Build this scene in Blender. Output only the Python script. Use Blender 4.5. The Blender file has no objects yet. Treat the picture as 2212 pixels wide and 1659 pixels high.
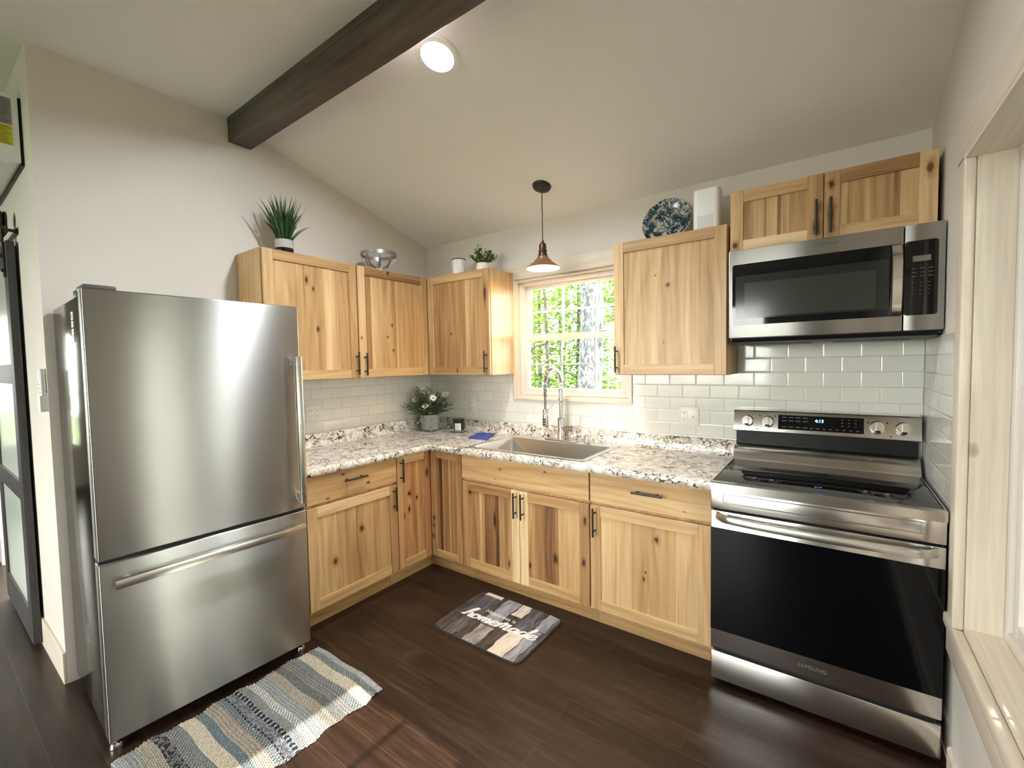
import bpy, bmesh, math, random
from mathutils import Vector, Matrix
from math import pi, sin, cos, radians as R

random.seed(7)
scene = bpy.context.scene
COL = scene.collection

# ------------------------------------------------------------------ camera
cam_data = bpy.data.cameras.new('camera')
cam = bpy.data.objects.new('camera', cam_data)
COL.objects.link(cam)
_yaw, _pitch, _roll = 0.6255, -0.0468, -0.0188
_fw = Vector((-sin(_yaw)*cos(_pitch), cos(_yaw)*cos(_pitch), sin(_pitch)))
_rt = Vector((cos(_yaw), sin(_yaw), 0))
_up = _rt.cross(_fw)
_r2 = _rt*cos(_roll) + _up*sin(_roll)
_u2 = _up*cos(_roll) - _rt*sin(_roll)
cam.matrix_world = Matrix(((_r2.x, _u2.x, -_fw.x, 2.8852), (_r2.y, _u2.y, -_fw.y, -2.7618),
                           (_r2.z, _u2.z, -_fw.z, 1.4599), (0, 0, 0, 1)))
cam_data.sensor_fit = 'HORIZONTAL'
cam_data.sensor_width = 36
cam_data.lens = 957.44/2212*36
cam_data.clip_start = 0.02
scene.camera = cam

# ------------------------------------------------------------------ view, sky, sun
vs = scene.view_settings
vs.view_transform = 'Standard'
vs.look = 'None'
vs.exposure = 1.84
vs.gamma = 1
vs.use_curve_mapping = False
scene.cycles.max_bounces = 10
scene.cycles.diffuse_bounces = 5
scene.cycles.glossy_bounces = 5
scene.cycles.transparent_max_bounces = 16
scene.cycles.sample_clamp_indirect = 6
scene.cycles.use_denoising = True

world = bpy.data.worlds.new('sky')
scene.world = world
world.use_nodes = True
_bg = world.node_tree.nodes['Background']
_bg.inputs[0].default_value = (1.0, 0.985, 0.94, 1)
_bg.inputs[1].default_value = 6.5

def add_light(name, typ, loc, energy, color=(1, 1, 1), rot=None, **kw):
    d = bpy.data.lights.new(name, typ)
    d.energy = energy
    d.color = color
    for k, v in kw.items():
        setattr(d, k, v)
    o = bpy.data.objects.new(name, d)
    COL.objects.link(o)
    o.location = loc
    if rot is not None:
        o.rotation_euler = rot
    return o

# sun comes in through the right-hand window, straight along -X
sun = add_light('sun', 'SUN', (8, -1.5, 6), 19, (1, 0.93, 0.82), angle=R(0.6))
sun.rotation_euler = Vector((-1, 0.0, -0.885)).to_track_quat('-Z', 'Y').to_euler()

def portal(name, loc, direction, sx, sy):
    o = add_light(name, 'AREA', loc, 1.0, shape='RECTANGLE', size=sx, size_y=sy)
    o.data.cycles.is_portal = True      # only guides the sampling of the sky through the opening
    o.rotation_euler = Vector(direction).to_track_quat('-Z', 'Y').to_euler()
    return o
portal('portal_sink_window', (1.42, 0.16, 1.64), (0, -1, 0), 0.95, 0.95)
portal('portal_right_window', (3.47, -1.5, 1.33), (-1, 0, 0), 1.5, 1.6)
portal('portal_living_window', (0.3, -6.65, 1.5), (0, 1, 0), 3.4, 1.8)
portal('portal_west_window', (-5.15, -3.25, 1.35), (1, 0, 0), 0.9, 1.6)

# ------------------------------------------------------------------ helpers
LVL = {}
class MB:
    """collects vertices and faces; build() makes ONE mesh object"""
    def __init__(s, xf=None):
        s.v = []; s.f = []; s.m = []; s.t = []; s.uv = []; s.c = []
        s.xf = xf
    def add(s, verts, faces, mat=0, tone=0.0, grain=2, uoff=None, col=(1, 1, 1), xf=None):
        xf = xf or s.xf
        pts = [Vector(xf(*p)) if xf else Vector(p) for p in verts]
        b = len(s.v)
        s.v += pts
        if uoff is None:
            uoff = random.uniform(0, 50)
        for f in faces:
            P = [pts[i] for i in f]
            n = (P[1]-P[0]).cross(P[2]-P[0])
            if len(P) > 3:
                n += (P[2]-P[0]).cross(P[3]-P[0])
            if n.length > 1e-12:
                n.normalize()
            o = [k for k in range(3) if k != grain]
            if abs(n[grain]) > 0.8:
                s.uv.append([(p[o[0]]+uoff, p[o[1]]) for p in P])
            else:
                s.uv.append([(p[o[0]]+p[o[1]]+uoff, p[grain]+uoff*3.1) for p in P])
            s.f.append([i+b for i in f])
            s.m.append(mat); s.t.append(tone); s.c.append(col)
        return s
    def addbm(s, bm, **kw):
        bm.verts.ensure_lookup_table()
        bm.verts.index_update()
        s.add([v.co.copy() for v in bm.verts], [[v.index for v in f.verts] for f in bm.faces], **kw)
        bm.free()
        return s
    def box(s, x0, x1, y0, y1, z0, z1, bev=0.0, seg=2, **kw):
        x0, x1 = min(x0, x1), max(x0, x1); y0, y1 = min(y0, y1), max(y0, y1); z0, z1 = min(z0, z1), max(z0, z1)
        if bev <= 0:
            v = [(x0, y0, z0), (x1, y0, z0), (x1, y1, z0), (x0, y1, z0), (x0, y0, z1), (x1, y0, z1), (x1, y1, z1), (x0, y1, z1)]
            f = [(0, 3, 2, 1), (4, 5, 6, 7), (0, 1, 5, 4), (1, 2, 6, 5), (2, 3, 7, 6), (3, 0, 4, 7)]
            return s.add(v, f, **kw)
        bm = bmesh.new()
        bmesh.ops.create_cube(bm, size=1)
        for v in bm.verts:
            v.co = Vector((x0+(v.co.x+.5)*(x1-x0), y0+(v.co.y+.5)*(y1-y0), z0+(v.co.z+.5)*(z1-z0)))
        bmesh.ops.bevel(bm, geom=list(bm.edges), offset=bev, segments=seg, affect='EDGES', profile=0.5, clamp_overlap=True)
        return s.addbm(bm, **kw)
    def prism(s, poly, a, b, axis=1, **kw):
        """extrude a polygon; axis 1: poly is (x,z) from y=a..b; axis 0: poly is (y,z) along x; axis 2: poly (x,y) along z"""
        n = len(poly)
        mk = {0: lambda p, q: (q, p[0], p[1]), 1: lambda p, q: (p[0], q, p[1]), 2: lambda p, q: (p[0], p[1], q)}[axis]
        v = [mk(p, a) for p in poly]+[mk(p, b) for p in poly]
        f = [list(range(n))[::-1], list(range(n, 2*n))]
        f += [(i, (i+1) % n, n+(i+1) % n, n+i) for i in range(n)]
        return s.add(v, f, **kw)
    def tube(s, pts, r, n=10, caps=True, **kw):
        pts = [Vector(p) for p in pts]
        rs = r if isinstance(r, (list, tuple)) else [r]*len(pts)
        v = []; f = []
        t0 = (pts[1]-pts[0]).normalized()
        nrm = t0.orthogonal().normalized()
        for i, p in enumerate(pts):
            if i == 0: t = pts[1]-pts[0]
            elif i == len(pts)-1: t = pts[-1]-pts[-2]
            else: t = pts[i+1]-pts[i-1]
            t.normalize()
            nrm = (nrm-t*nrm.dot(t))
            nrm = nrm.normalized() if nrm.length > 1e-6 else t.orthogonal().normalized()
            bi = t.cross(nrm)
            for k in range(n):
                a = 2*pi*k/n
                v.append(p+(nrm*cos(a)+bi*sin(a))*rs[i])
        for i in range(len(pts)-1):
            for k in range(n):
                f.append((i*n+k, i*n+(k+1) % n, (i+1)*n+(k+1) % n, (i+1)*n+k))
        if caps:
            f.append(list(range(n))[::-1]); f.append([(len(pts)-1)*n+k for k in range(n)])
        return s.add(v, f, **kw)
    def lathe(s, prof, c=(0, 0, 0), axis=(0, 0, 1), n=28, **kw):
        """prof: list of (radius, height) along axis from c"""
        ax = Vector(axis).normalized()
        e1 = ax.orthogonal().normalized(); e2 = ax.cross(e1)
        c = Vector(c); v = []; f = []; rows = []
        for r, h in prof:
            if r < 1e-6:
                rows.append([len(v)]); v.append(c+ax*h)
            else:
                rows.append(list(range(len(v), len(v)+n)))
                for k in range(n):
                    a = 2*pi*k/n
                    v.append(c+ax*h+(e1*cos(a)+e2*sin(a))*r)
        for i in range(len(rows)-1):
            A, B = rows[i], rows[i+1]
            for k in range(n):
                k2 = (k+1) % n
                if len(A) == 1 and len(B) == 1: continue
                if len(A) == 1: f.append((A[0], B[k2], B[k]))
                elif len(B) == 1: f.append((A[k], A[k2], B[0]))
                else: f.append((A[k], A[k2], B[k2], B[k]))
        return s.add(v, f, **kw)
    def build(s, name, mats, parent=None, org=None, smooth=35, recalc=True, loc=None):
        if org is None:
            org = LVL.get(parent.name, (0, 0, 0)) if parent else (loc or (0, 0, 0))
        org = Vector(org)
        me = bpy.data.meshes.new(name)
        me.from_pydata([p-org for p in s.v], [], s.f)
        if not isinstance(mats, (list, tuple)):
            mats = [mats]
        for m in mats:
            me.materials.append(m)
        me.polygons.foreach_set('material_index', s.m)
        uvl = me.uv_layers.new(name='UVMap')
        flat = [c for f in s.uv for uv in f for c in uv]
        uvl.data.foreach_set('uv', flat)
        at = me.attributes.new('tone', 'FLOAT', 'FACE')
        at.data.foreach_set('value', s.t)
        if any(c != (1, 1, 1) for c in s.c):
            ca = me.attributes.new('tint', 'FLOAT_COLOR', 'FACE')
            ca.data.foreach_set('color', [x for c in s.c for x in (*c, 1.0)])
        if recalc:
            bm = bmesh.new(); bm.from_mesh(me)
            bmesh.ops.recalc_face_normals(bm, faces=bm.faces)
            bm.to_mesh(me); bm.free()
        if smooth:
            me.polygons.foreach_set('use_smooth', [True]*len(me.polygons))
            me.set_sharp_from_angle(angle=R(smooth))
        me.update()
        o = bpy.data.objects.new(name, me)
        COL.objects.link(o)
        if parent:
            o.parent = parent
            LVL[o.name] = org
        else:
            o.location = org
            LVL[o.name] = org
        return o

def tag(o, label, cat, group=None, kind=None):
    if label: o['label'] = label
    if cat: o['category'] = cat
    if group: o['group'] = group
    if kind: o['kind'] = kind
    return o
def thing(name, label, cat, loc=(0, 0, 0), rotz=0, group=None, local=False):
    o = bpy.data.objects.new(name, None)
    o.empty_display_size = 0.05
    COL.objects.link(o)
    o.location = loc; o.rotation_euler = (0, 0, rotz)
    LVL[o.name] = (0, 0, 0) if local else loc
    return tag(o, label, cat, group)
def struct(o):
    o['kind'] = 'structure'
    return o
def struct_root(name, loc=(0, 0, 0)):
    o = bpy.data.objects.new(name, None)
    COL.objects.link(o); o.location = loc; LVL[o.name] = loc
    o['kind'] = 'structure'
    return o
def copy_tree(o, parent=None):
    c = o.copy(); COL.objects.link(c)
    if parent: c.parent = parent
    for ch in list(o.children):
        copy_tree(ch, c)
    return c
def text(name, body, size, loc, rot, m, parent, align='CENTER', extrude=0.0004, label=None):
    cu = bpy.data.curves.new(name, 'FONT')
    cu.body = body; cu.size = size; cu.align_x = align; cu.align_y = 'CENTER'; cu.extrude = extrude
    cu.materials.append(m)
    o = bpy.data.objects.new(name, cu); COL.objects.link(o)
    bpy.context.view_layer.update()
    me = bpy.data.meshes.new_from_object(o.evaluated_get(bpy.context.evaluated_depsgraph_get()))
    bpy.data.objects.remove(o); bpy.data.curves.remove(cu)
    me.name = name
    o = bpy.data.objects.new(name, me); COL.objects.link(o)
    o.parent = parent
    o.location = Vector(loc)-Vector(LVL[parent.name]); o.rotation_euler = rot
    if label: o['label'] = label
    return o

# ------------------------------------------------------------------ materials
class NT:
    def __init__(s, name):
        s.m = bpy.data.materials.new(name); s.m.use_nodes = True
        s.t = s.m.node_tree; s.b = s.t.nodes['Principled BSDF']; s.out = s.t.nodes['Material Output']
    def n(s, typ, inp=None, **kw):
        nd = s.t.nodes.new(typ)
        for k, v in kw.items(): setattr(nd, k, v)
        for k, v in (inp or {}).items(): s.set(nd.inputs[k], v)
        return nd
    def set(s, sock, v):
        if isinstance(v, bpy.types.NodeSocket): s.t.links.new(v, sock)
        elif isinstance(v, bpy.types.Node): s.t.links.new(v.outputs[0], sock)
        else: sock.default_value = v
    def p(s, **kw):
        for k, v in kw.items(): s.set(s.b.inputs[k.replace('_', ' ')], v)
    def math(s, op, a, b=0.0, c=None, clamp=False):
        nd = s.n('ShaderNodeMath', {0: a, 1: b}, operation=op)
        if c is not None: s.set(nd.inputs[2], c)
        nd.use_clamp = clamp
        return nd.outputs[0]
    def vmath(s, op, a, b=(0, 0, 0)):
        nd = s.n('ShaderNodeVectorMath', {0: a, 1: b}, operation=op)
        return nd.outputs['Value'] if op in ('LENGTH', 'DOT_PRODUCT', 'DISTANCE') else nd.outputs[0]
    def ramp(s, fac, stops, interp='LINEAR'):
        nd = s.n('ShaderNodeValToRGB', {0: fac}); cr = nd.color_ramp; cr.interpolation = interp
        while len(cr.elements) < len(stops): cr.elements.new(0.5)
        for e, (p, c) in zip(cr.elements, stops):
            e.position = p
            e.color = (*c, 1) if not isinstance(c, (int, float)) else (c, c, c, 1)
        return nd.outputs[0]
    def mix(s, fac, a, b, blend='MIX'):
        nd = s.n('ShaderNodeMix', data_type='RGBA', blend_type=blend)
        for i, v in ((0, fac), (6, a), (7, b)):
            if isinstance(v, tuple) and len(v) == 3: v = (*v, 1)
            s.set(nd.inputs[i], v)
        return nd.outputs[2]
    def noise(s, vec, scale, detail=3, rough=0.55, dist=0.0, out=0):
        nd = s.n('ShaderNodeTexNoise', {'Scale': scale, 'Detail': detail, 'Roughness': rough, 'Distortion': dist})
        if vec is not None: s.set(nd.inputs['Vector'], vec)
        return nd.outputs[out]
    def bump(s, h, strength=0.2, dist=0.01):
        nd = s.n('ShaderNodeBump', {'Height': h, 'Strength': strength, 'Distance': dist})
        s.set(s.b.inputs['Normal'], nd.outputs[0])
    def obj(s): return s.n('ShaderNodeTexCoord').outputs['Object']
    def uv(s): return s.n('ShaderNodeTexCoord').outputs['UV']
    def scale(s, vec, sc): return s.vmath('MULTIPLY', vec, sc)

def plain(name, col, rough=0.5, metal=0.0, **kw):
    t = NT(name); t.p(Base_Color=(*col, 1), Roughness=rough, Metallic=metal)
    for k, v in kw.items(): t.p(**{k: v})
    return t.m

def hickory(name, knots=(), axis='y', dark=0.0, warm=0.0):
    """knots: (h, z, size[, elong]) in the part's own frame; axis = normal of the front"""
    t = NT(name)
    uv = t.uv(); ob = t.obj()
    tone = t.n('ShaderNodeAttribute', attribute_name='tone').outputs['Fac']
    near = None
    for k in knots:
        h, z, sz = k[:3]; el = k[3] if len(k) > 3 else 1.5
        sz *= .82; c = (0, h, z) if axis == 'x' else (h, 0, z)
        sc = (0, 1/sz, 1/(sz*el)) if axis == 'x' else (1/sz, 0, 1/(sz*el))
        wob = t.vmath('ADD', ob, t.scale(t.vmath('SUBTRACT', t.noise(ob, 55, 2, out=1), (0.5, 0.5, 0.5)), (sz*1.1,)*3))
        d = t.vmath('LENGTH', t.scale(t.vmath('SUBTRACT', wob, c), sc))
        near = d if near is None else t.n('ShaderNodeMath', {0: near, 1: d, 2: 0.6}, operation='SMOOTH_MIN').outputs[0]
    u = t.scale(uv, (1, 1, 1))
    if near is not None:
        push = t.math('DIVIDE', 0.02, t.math('ADD', near, 0.5))
        cmb = t.n('ShaderNodeCombineXYZ', {0: push}).outputs[0]
        u = t.vmath('ADD', u, cmb)
    fine = t.noise(t.scale(u, (210, 4, 1)), 1, 4, 0.65)
    streak = t.noise(t.scale(u, (17, 0.8, 1)), 1, 3, 0.55, 0.6)
    warp = t.noise(t.scale(u, (3.5, 0.55, 1)), 1, 2, 0.5)
    ph = t.math('ADD', t.math('MULTIPLY', t.n('ShaderNodeSeparateXYZ', {0: u}).outputs[0], 55), t.math('MULTIPLY', warp, 20))
    ring = t.math('POWER', t.math('ABSOLUTE', t.math('SINE', ph)), 0.6)
    val = t.math('ADD', 0.55-dark, t.math('MULTIPLY', tone, 0.72))
    val = t.math('ADD', val, t.math('MULTIPLY', t.math('SUBTRACT', streak, 0.5), 0.55))
    val = t.math('ADD', val, t.math('MULTIPLY', t.math('SUBTRACT', ring, 0.7), 0.10))
    val = t.math('ADD', val, t.math('MULTIPLY', t.math('SUBTRACT', fine, 0.5), 0.36))
    if near is not None:
        nd = t.math('DIVIDE', near, 6.0, clamp=True)
        halo = t.ramp(nd, [(0.0, 0.62), (0.085, 0.50), (0.13, 0.20), (0.30, 0.0)])
        val = t.math('SUBTRACT', val, halo)
    w = warm
    col = t.ramp(val, [(0.0, (0.035, 0.014, 0.007)), (0.18, (0.14+w*.05, 0.063, 0.025)), (0.38, (0.32+w*.05, 0.165, 0.066)),
                       (0.58, (0.50, 0.312, 0.142)), (0.78, (0.67, 0.465, 0.248)), (1.0, (0.80, 0.63, 0.40))])
    t.p(Base_Color=col, Roughness=t.math('ADD', 0.30, t.math('MULTIPLY', fine, 0.12)))
    t.p(**{'Specular IOR Level': 0.45})
    t.bump(fine, 0.06, 0.002)
    return t.m

def brushed(name, col=(0.60, 0.585, 0.56), rough=0.30, aniso=0.93, rot=0.25, axis='Z', scl=(2, 2, 900), bump=0.0):
    t = NT(name)
    ob = t.obj()
    n1 = t.noise(t.scale(ob, scl), 1, 3, 0.6)
    t.p(Base_Color=(*col, 1), Metallic=1.0, Roughness=t.math('ADD', rough-0.04, t.math('MULTIPLY', n1, 0.08)), Anisotropic=aniso)
    t.p(**{'Anisotropic Rotation': rot})
    tg = t.n('ShaderNodeTangent', direction_type='RADIAL', axis=axis)
    t.set(t.b.inputs['Tangent'], tg.outputs[0])
    if bump: t.bump(n1, bump, 0.01)
    return t.m

M = {}
def build_materials():
    # painted wall and ceiling
    for nm, c, sc in (('wall', (0.70, 0.652, 0.595), 260), ('ceiling', (0.85, 0.83, 0.80), 150)):
        t = NT(nm+'_paint'); ob = t.obj()
        n1 = t.noise(ob, sc, 3, 0.6)
        n2 = t.noise(ob, 2.0, 2)
        t.p(Base_Color=t.mix(n2, tuple(x*0.98 for x in c), tuple(min(1, x*1.02) for x in c)), Roughness=0.75)
        t.bump(n1, 0.12 if nm == 'ceiling' else 0.06, 0.004)
        M[nm] = t.m
    # dark plank floor, boards along X
    t = NT('dark_plank_floor'); ob = t.obj()
    br = t.n('ShaderNodeTexBrick', {'Vector': ob, 'Scale': 1.0, 'Mortar Size': 0.0016, 'Mortar Smooth': 0.3, 'Bias': 0.0,
             'Brick Width': 1.22, 'Row Height': 0.125, 'Color1': (0, 0, 0, 1), 'Color2': (1, 1, 1, 1), 'Mortar': (0.5, 0.5, 0.5, 1)})
    br.offset = 0.37; br.offset_frequency = 2
    sh = t.vmath('ADD', t.scale(ob, (5, 70, 1)), t.scale(br.outputs['Color'], (31, 17, 5)))
    g1 = t.noise(sh, 1, 5, 0.65, 0.4)
    g2 = t.noise(t.vmath('ADD', t.scale(ob, (1.2, 9, 1)), t.scale(br.outputs['Color'], (13, 7, 5))), 1, 3, 0.55, 1.0)
    v = t.math('ADD', t.math('MULTIPLY', g1, 0.55), t.math('MULTIPLY', g2, 0.45))
    c = t.ramp(v, [(0.30, (0.007, 0.0032, 0.002)), (0.5, (0.028, 0.0138, 0.008)), (0.68, (0.074, 0.037, 0.022)), (0.85, (0.12, 0.066, 0.042))])
    c = t.mix(t.math('MULTIPLY', br.outputs['Color'], 0.35), c, (0.034, 0.017, 0.010))
    c = t.mix(t.math('MULTIPLY', br.outputs['Fac'], 0.55), c, (0.085, 0.055, 0.04))
    t.p(Base_Color=c, Roughness=t.math('ADD', 0.27, t.math('MULTIPLY', g1, 0.16)))
    t.bump(t.math('SUBTRACT', t.math('MULTIPLY', g1, 0.25), br.outputs['Fac']), 0.15, 0.002)
    M['floor'] = t.m
    # glossy white subway tile (h, z) for a wall facing Y or X
    for nm, ax in (('tile_y', 'y'), ('tile_x', 'x')):
        t = NT('white_subway_'+nm); geo = t.n('ShaderNodeNewGeometry').outputs['Position']
        sp = t.n('ShaderNodeSeparateXYZ', {0: geo})
        hh = sp.outputs[0] if ax == 'y' else sp.outputs[1]
        off = 2.6173 if ax == 'y' else -1.0427-0.076
        vec = t.n('ShaderNodeCombineXYZ', {0: t.math('ADD', hh, 0.1525*40-off), 1: t.math('ADD', sp.outputs[2], 0.0755*60-1.4617)}).outputs[0]
        br = t.n('ShaderNodeTexBrick', {'Vector': vec, 'Scale': 1.0, 'Mortar Size': 0.0016, 'Mortar Smooth': 0.15, 'Brick Width': 0.1525,
                 'Row Height': 0.0755, 'Color1': (0, 0, 0, 1), 'Color2': (1, 1, 1, 1), 'Mortar': (0.5, 0.5, 0.5, 1)})
        br.offset = 0.5; br.offset_frequency = 2
        c = t.mix(br.outputs['Color'], (0.70, 0.70, 0.655), (0.76, 0.76, 0.715))
        c = t.mix(br.outputs['Fac'], c, (0.52, 0.51, 0.46))
        t.p(Base_Color=c, Roughness=t.math('ADD', 0.09, t.math('MULTIPLY', br.outputs['Fac'], 0.6)))
        pil = t.n('ShaderNodeTexBrick', {'Vector': vec, 'Scale': 1.0, 'Mortar Size': 0.007, 'Mortar Smooth': 1.0, 'Brick Width': 0.1525, 'Row Height': 0.0755})
        pil.offset = 0.5; pil.offset_frequency = 2
        wob = t.noise(geo, 9, 2)
        hgt = t.math('SUBTRACT', t.math('MULTIPLY', wob, 0.5), pil.outputs['Fac'])
        t.bump(hgt, 0.35, 0.0025)
        M[nm] = t.m
    # laminate counter: cream granite look with black veins
    t = NT('speckled_laminate'); ob = t.obj()
    wp = t.vmath('ADD', t.scale(ob, (1, 1.25, 1.25)), t.scale(t.vmath('SUBTRACT', t.noise(ob, 11, 4, 0.65, out=1), (0.5, 0.5, 0.5)), (0.15, 0.15, 0.15)))
    vo = t.n('ShaderNodeTexVoronoi', {'Vector': wp, 'Scale': 21.0}, feature='DISTANCE_TO_EDGE').outputs['Distance']
    vo2 = t.n('ShaderNodeTexVoronoi', {'Vector': wp, 'Scale': 52.0}, feature='DISTANCE_TO_EDGE').outputs['Distance']
    msk = t.noise(ob, 13, 3, 0.6)
    msk2 = t.noise(t.vmath('ADD', ob, (3, 1, 2)), 24, 3, 0.6)
    th = t.math('MULTIPLY', t.ramp(msk, [(0.46, 0.0), (0.68, 1.0)]), 0.12)
    vein = t.math('LESS_THAN', t.math('SUBTRACT', vo, th), 0.0)
    vein = t.ramp(t.math('DIVIDE', vo, t.math('ADD', th, 0.001)), [(0.55, 1.0), (1.0, 0.0)])
    th2 = t.math('MULTIPLY', t.ramp(msk2, [(0.5, 0.0), (0.64, 1.0)]), 0.12)
    vein2 = t.ramp(t.math('DIVIDE', vo2, t.math('ADD', th2, 0.001)), [(0.5, 0.8), (1.0, 0.0)])
    blot = t.noise(t.vmath('ADD', ob, (7, 3, 1)), 30, 4, 0.65, 0.8)
    base = t.ramp(blot, [(0.30, (0.34, 0.28, 0.23)), (0.44, (0.60, 0.53, 0.45)), (0.54, (0.78, 0.74, 0.66)), (0.75, (0.86, 0.84, 0.78))])
    c = t.mix(vein2, base, (0.10, 0.09, 0.085))
    c = t.mix(vein, c, (0.028, 0.027, 0.028))
    t.p(Base_Color=c, Roughness=0.22)
    M['counter'] = t.m
    # metals and plastics
    M['steel'] = brushed('brushed_stainless', (0.43, 0.42, 0.40), 0.36)
    M['steel_range'] = brushed('range_stainless', (0.66, 0.64, 0.61), 0.2, 0.7)
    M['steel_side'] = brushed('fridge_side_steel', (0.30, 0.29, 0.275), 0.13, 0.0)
    M['sink_steel'] = plain('satin_sink_steel', (0.80, 0.80, 0.79), 0.22, 1.0)
    M['nickel'] = plain('brushed_nickel', (0.60, 0.58, 0.54), 0.2, 1.0)
    M['chrome'] = plain('polished_steel', (0.75, 0.74, 0.71), 0.12, 1.0)
    M['black_metal'] = plain('matte_black_metal', (0.012, 0.010, 0.009), 0.42)
    M['black_plastic'] = plain('black_plastic', (0.005, 0.005, 0.005), 0.35, Specular_IOR_Level=0.25)
    M['black_glass'] = plain('black_glass', (0.004, 0.004, 0.005), 0.04)
    M['oven_glass'] = plain('oven_glass', (0.0012, 0.0015, 0.0025), 0.06, Specular_IOR_Level=0.28)
    M['smoke_glass'] = plain('smoked_window', (0.035, 0.04, 0.033), 0.12)
    M['dark_gap'] = plain('dark_gap', (0.01, 0.01, 0.01), 0.7)
    M['grey_body'] = plain('grey_enamel', (0.10, 0.10, 0.10), 0.4)
    M['white_plastic'] = plain('white_plastic', (0.80, 0.80, 0.78), 0.35)
    M['ivory_plastic'] = plain('outlet_white', (0.74, 0.735, 0.68), 0.3)
    M['white_trim'] = plain('white_vinyl', (0.72, 0.68, 0.64), 0.35)
    M['letter_white'] = plain('white_lettering', (0.85, 0.83, 0.79), 0.6)
    M['letter_grey'] = plain('grey_lettering', (0.30, 0.30, 0.30), 0.4)
    M['letter_dark'] = plain('dark_lettering', (0.10, 0.095, 0.09), 0.35)
    # pale knotty pine trim (whitewashed)
    t = NT('pale_pine_trim'); uv = t.uv(); ob = t.obj()
    g = t.noise(t.scale(uv, (70, 3, 1)), 1, 4, 0.6, 0.3)
    kn = t.n('ShaderNodeTexVoronoi', {'Vector': t.scale(uv, (5, 2.6, 1)), 'Scale': 1.0}).outputs['Distance']
    kd = t.ramp(kn, [(0.0, 1.0), (0.045, 0.75), (0.075, 0.0)])
    c = t.ramp(g, [(0.2, (0.62, 0.53, 0.42)), (0.6, (0.74, 0.66, 0.55)), (0.9, (0.80, 0.74, 0.64))])
    c = t.mix(t.math('MULTIPLY', kd, 0.7), c, (0.30, 0.22, 0.16))
    t.p(Base_Color=c, Roughness=0.5)
    M['pine'] = t.m
    # dark stained beam and barn door
    for nm, cs in (('beam', ((0.026, 0.019, 0.014), (0.085, 0.064, 0.048), (0.15, 0.118, 0.09))), ('barn', ((0.018, 0.017, 0.018), (0.045, 0.042, 0.045), (0.075, 0.072, 0.075)))):
        t = NT('dark_stained_'+nm); uv = t.uv()
        g = t.noise(t.scale(uv, (22, 1.3, 1)), 1, 5, 0.65, 1.2)
        k = t.noise(t.scale(uv, (5, 2.2, 1)), 1, 3, 0.6, 0.5)
        v = t.math('ADD', t.math('MULTIPLY', g, 0.6), t.math('MULTIPLY', k, 0.4))
        t.p(Base_Color=t.ramp(v, [(0.3, cs[0]), (0.52, cs[1]), (0.75, cs[2])]), Roughness=0.5)
        t.bump(g, 0.15, 0.004)
        M[nm] = t.m
    # window glass: clear sheet, mirror-like at grazing angles
    t = NT('window_glass')
    tr = t.n('ShaderNodeBsdfTransparent', {'Color': (0.97, 0.99, 0.98, 1)})
    gl = t.n('ShaderNodeBsdfGlossy', {'Roughness': 0.0})
    fr = t.n('ShaderNodeFresnel', {'IOR': 1.5})
    mx = t.n('ShaderNodeMixShader', {0: t.math('MULTIPLY', fr.outputs[0], 1.4, clamp=True), 1: tr.outputs[0], 2: gl.outputs[0]})
    t.set(t.out.inputs['Surface'], mx.outputs[0])
    M['glass'] = t.m
    t = NT('frosted_panel'); t.p(Base_Color=(0.55, 0.60, 0.54, 1), Roughness=0.22)
    M['frosted'] = t.m
    def emit(name, col, st):
        t = NT(name); t.p(Base_Color=(*col, 1), Roughness=0.4)
        t.set(t.b.inputs['Emission Color'], (*col, 1)); t.set(t.b.inputs['Emission Strength'], st)
        return t.m
    M['led'] = emit('lit_lens', (0.90, 0.95, 1.0), 230)
    M['bulb'] = emit('lit_filament_bulb', (1.0, 0.66, 0.34), 130)
    M['clock'] = emit('blue_clock_digits', (0.08, 0.38, 1.0), 5)
    # foliage
    for nm, c1, c2, tl in (('leaf_outside', (0.016, 0.062, 0.006), (0.105, 0.165, 0.016), 0.5), ('leaf_grass', (0.010, 0.035, 0.009), (0.035, 0.085, 0.02), 0.1),
                           ('leaf_sprig', (0.055, 0.10, 0.042), (0.17, 0.21, 0.10), 0.15), ('leaf_shrub', (0.03, 0.08, 0.02), (0.16, 0.24, 0.05), 0.15)):
        t = NT(nm); ob = t.obj()
        tone = t.n('ShaderNodeAttribute', attribute_name='tone').outputs['Fac']
        c = t.mix(t.math('ADD', t.math('MULTIPLY', tone, 0.5), 0.5, clamp=True), c1, c2)
        t.p(Base_Color=c, Roughness=0.5)
        tr = t.n('ShaderNodeBsdfTranslucent'); t.set(tr.inputs[0], c)
        mx = t.n('ShaderNodeMixShader', {0: tl, 1: t.b.outputs[0], 2: tr.outputs[0]})
        t.set(t.out.inputs['Surface'], mx.outputs[0])
        M[nm] = t.m
    # bark
    t = NT('lichen_bark'); ob = t.obj()
    wv = t.noise(t.scale(ob, (26, 26, 7)), 1, 5, 0.7, 0.8)
    li = t.noise(t.scale(ob, (22, 22, 9)), 1, 5, 0.75, 1.0)
    c = t.ramp(wv, [(0.35, (0.005, 0.0055, 0.006)), (0.5, (0.018, 0.020, 0.022)), (0.7, (0.04, 0.045, 0.047))])
    c = t.mix(t.ramp(li, [(0.49, 0.0), (0.55, 1.0)]), c, (0.10, 0.125, 0.13))
    t.p(Base_Color=c, Roughness=0.9); t.bump(wv, 0.9, 0.05)
    M['bark'] = t.m
    t = NT('slim_bark'); ob = t.obj()
    wv = t.noise(t.scale(ob, (20, 20, 4)), 1, 4, 0.6)
    t.p(Base_Color=t.ramp(wv, [(0.3, (0.008, 0.008, 0.006)), (0.7, (0.026, 0.025, 0.02))]), Roughness=0.9)
    M['bark_slim'] = t.m
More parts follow.
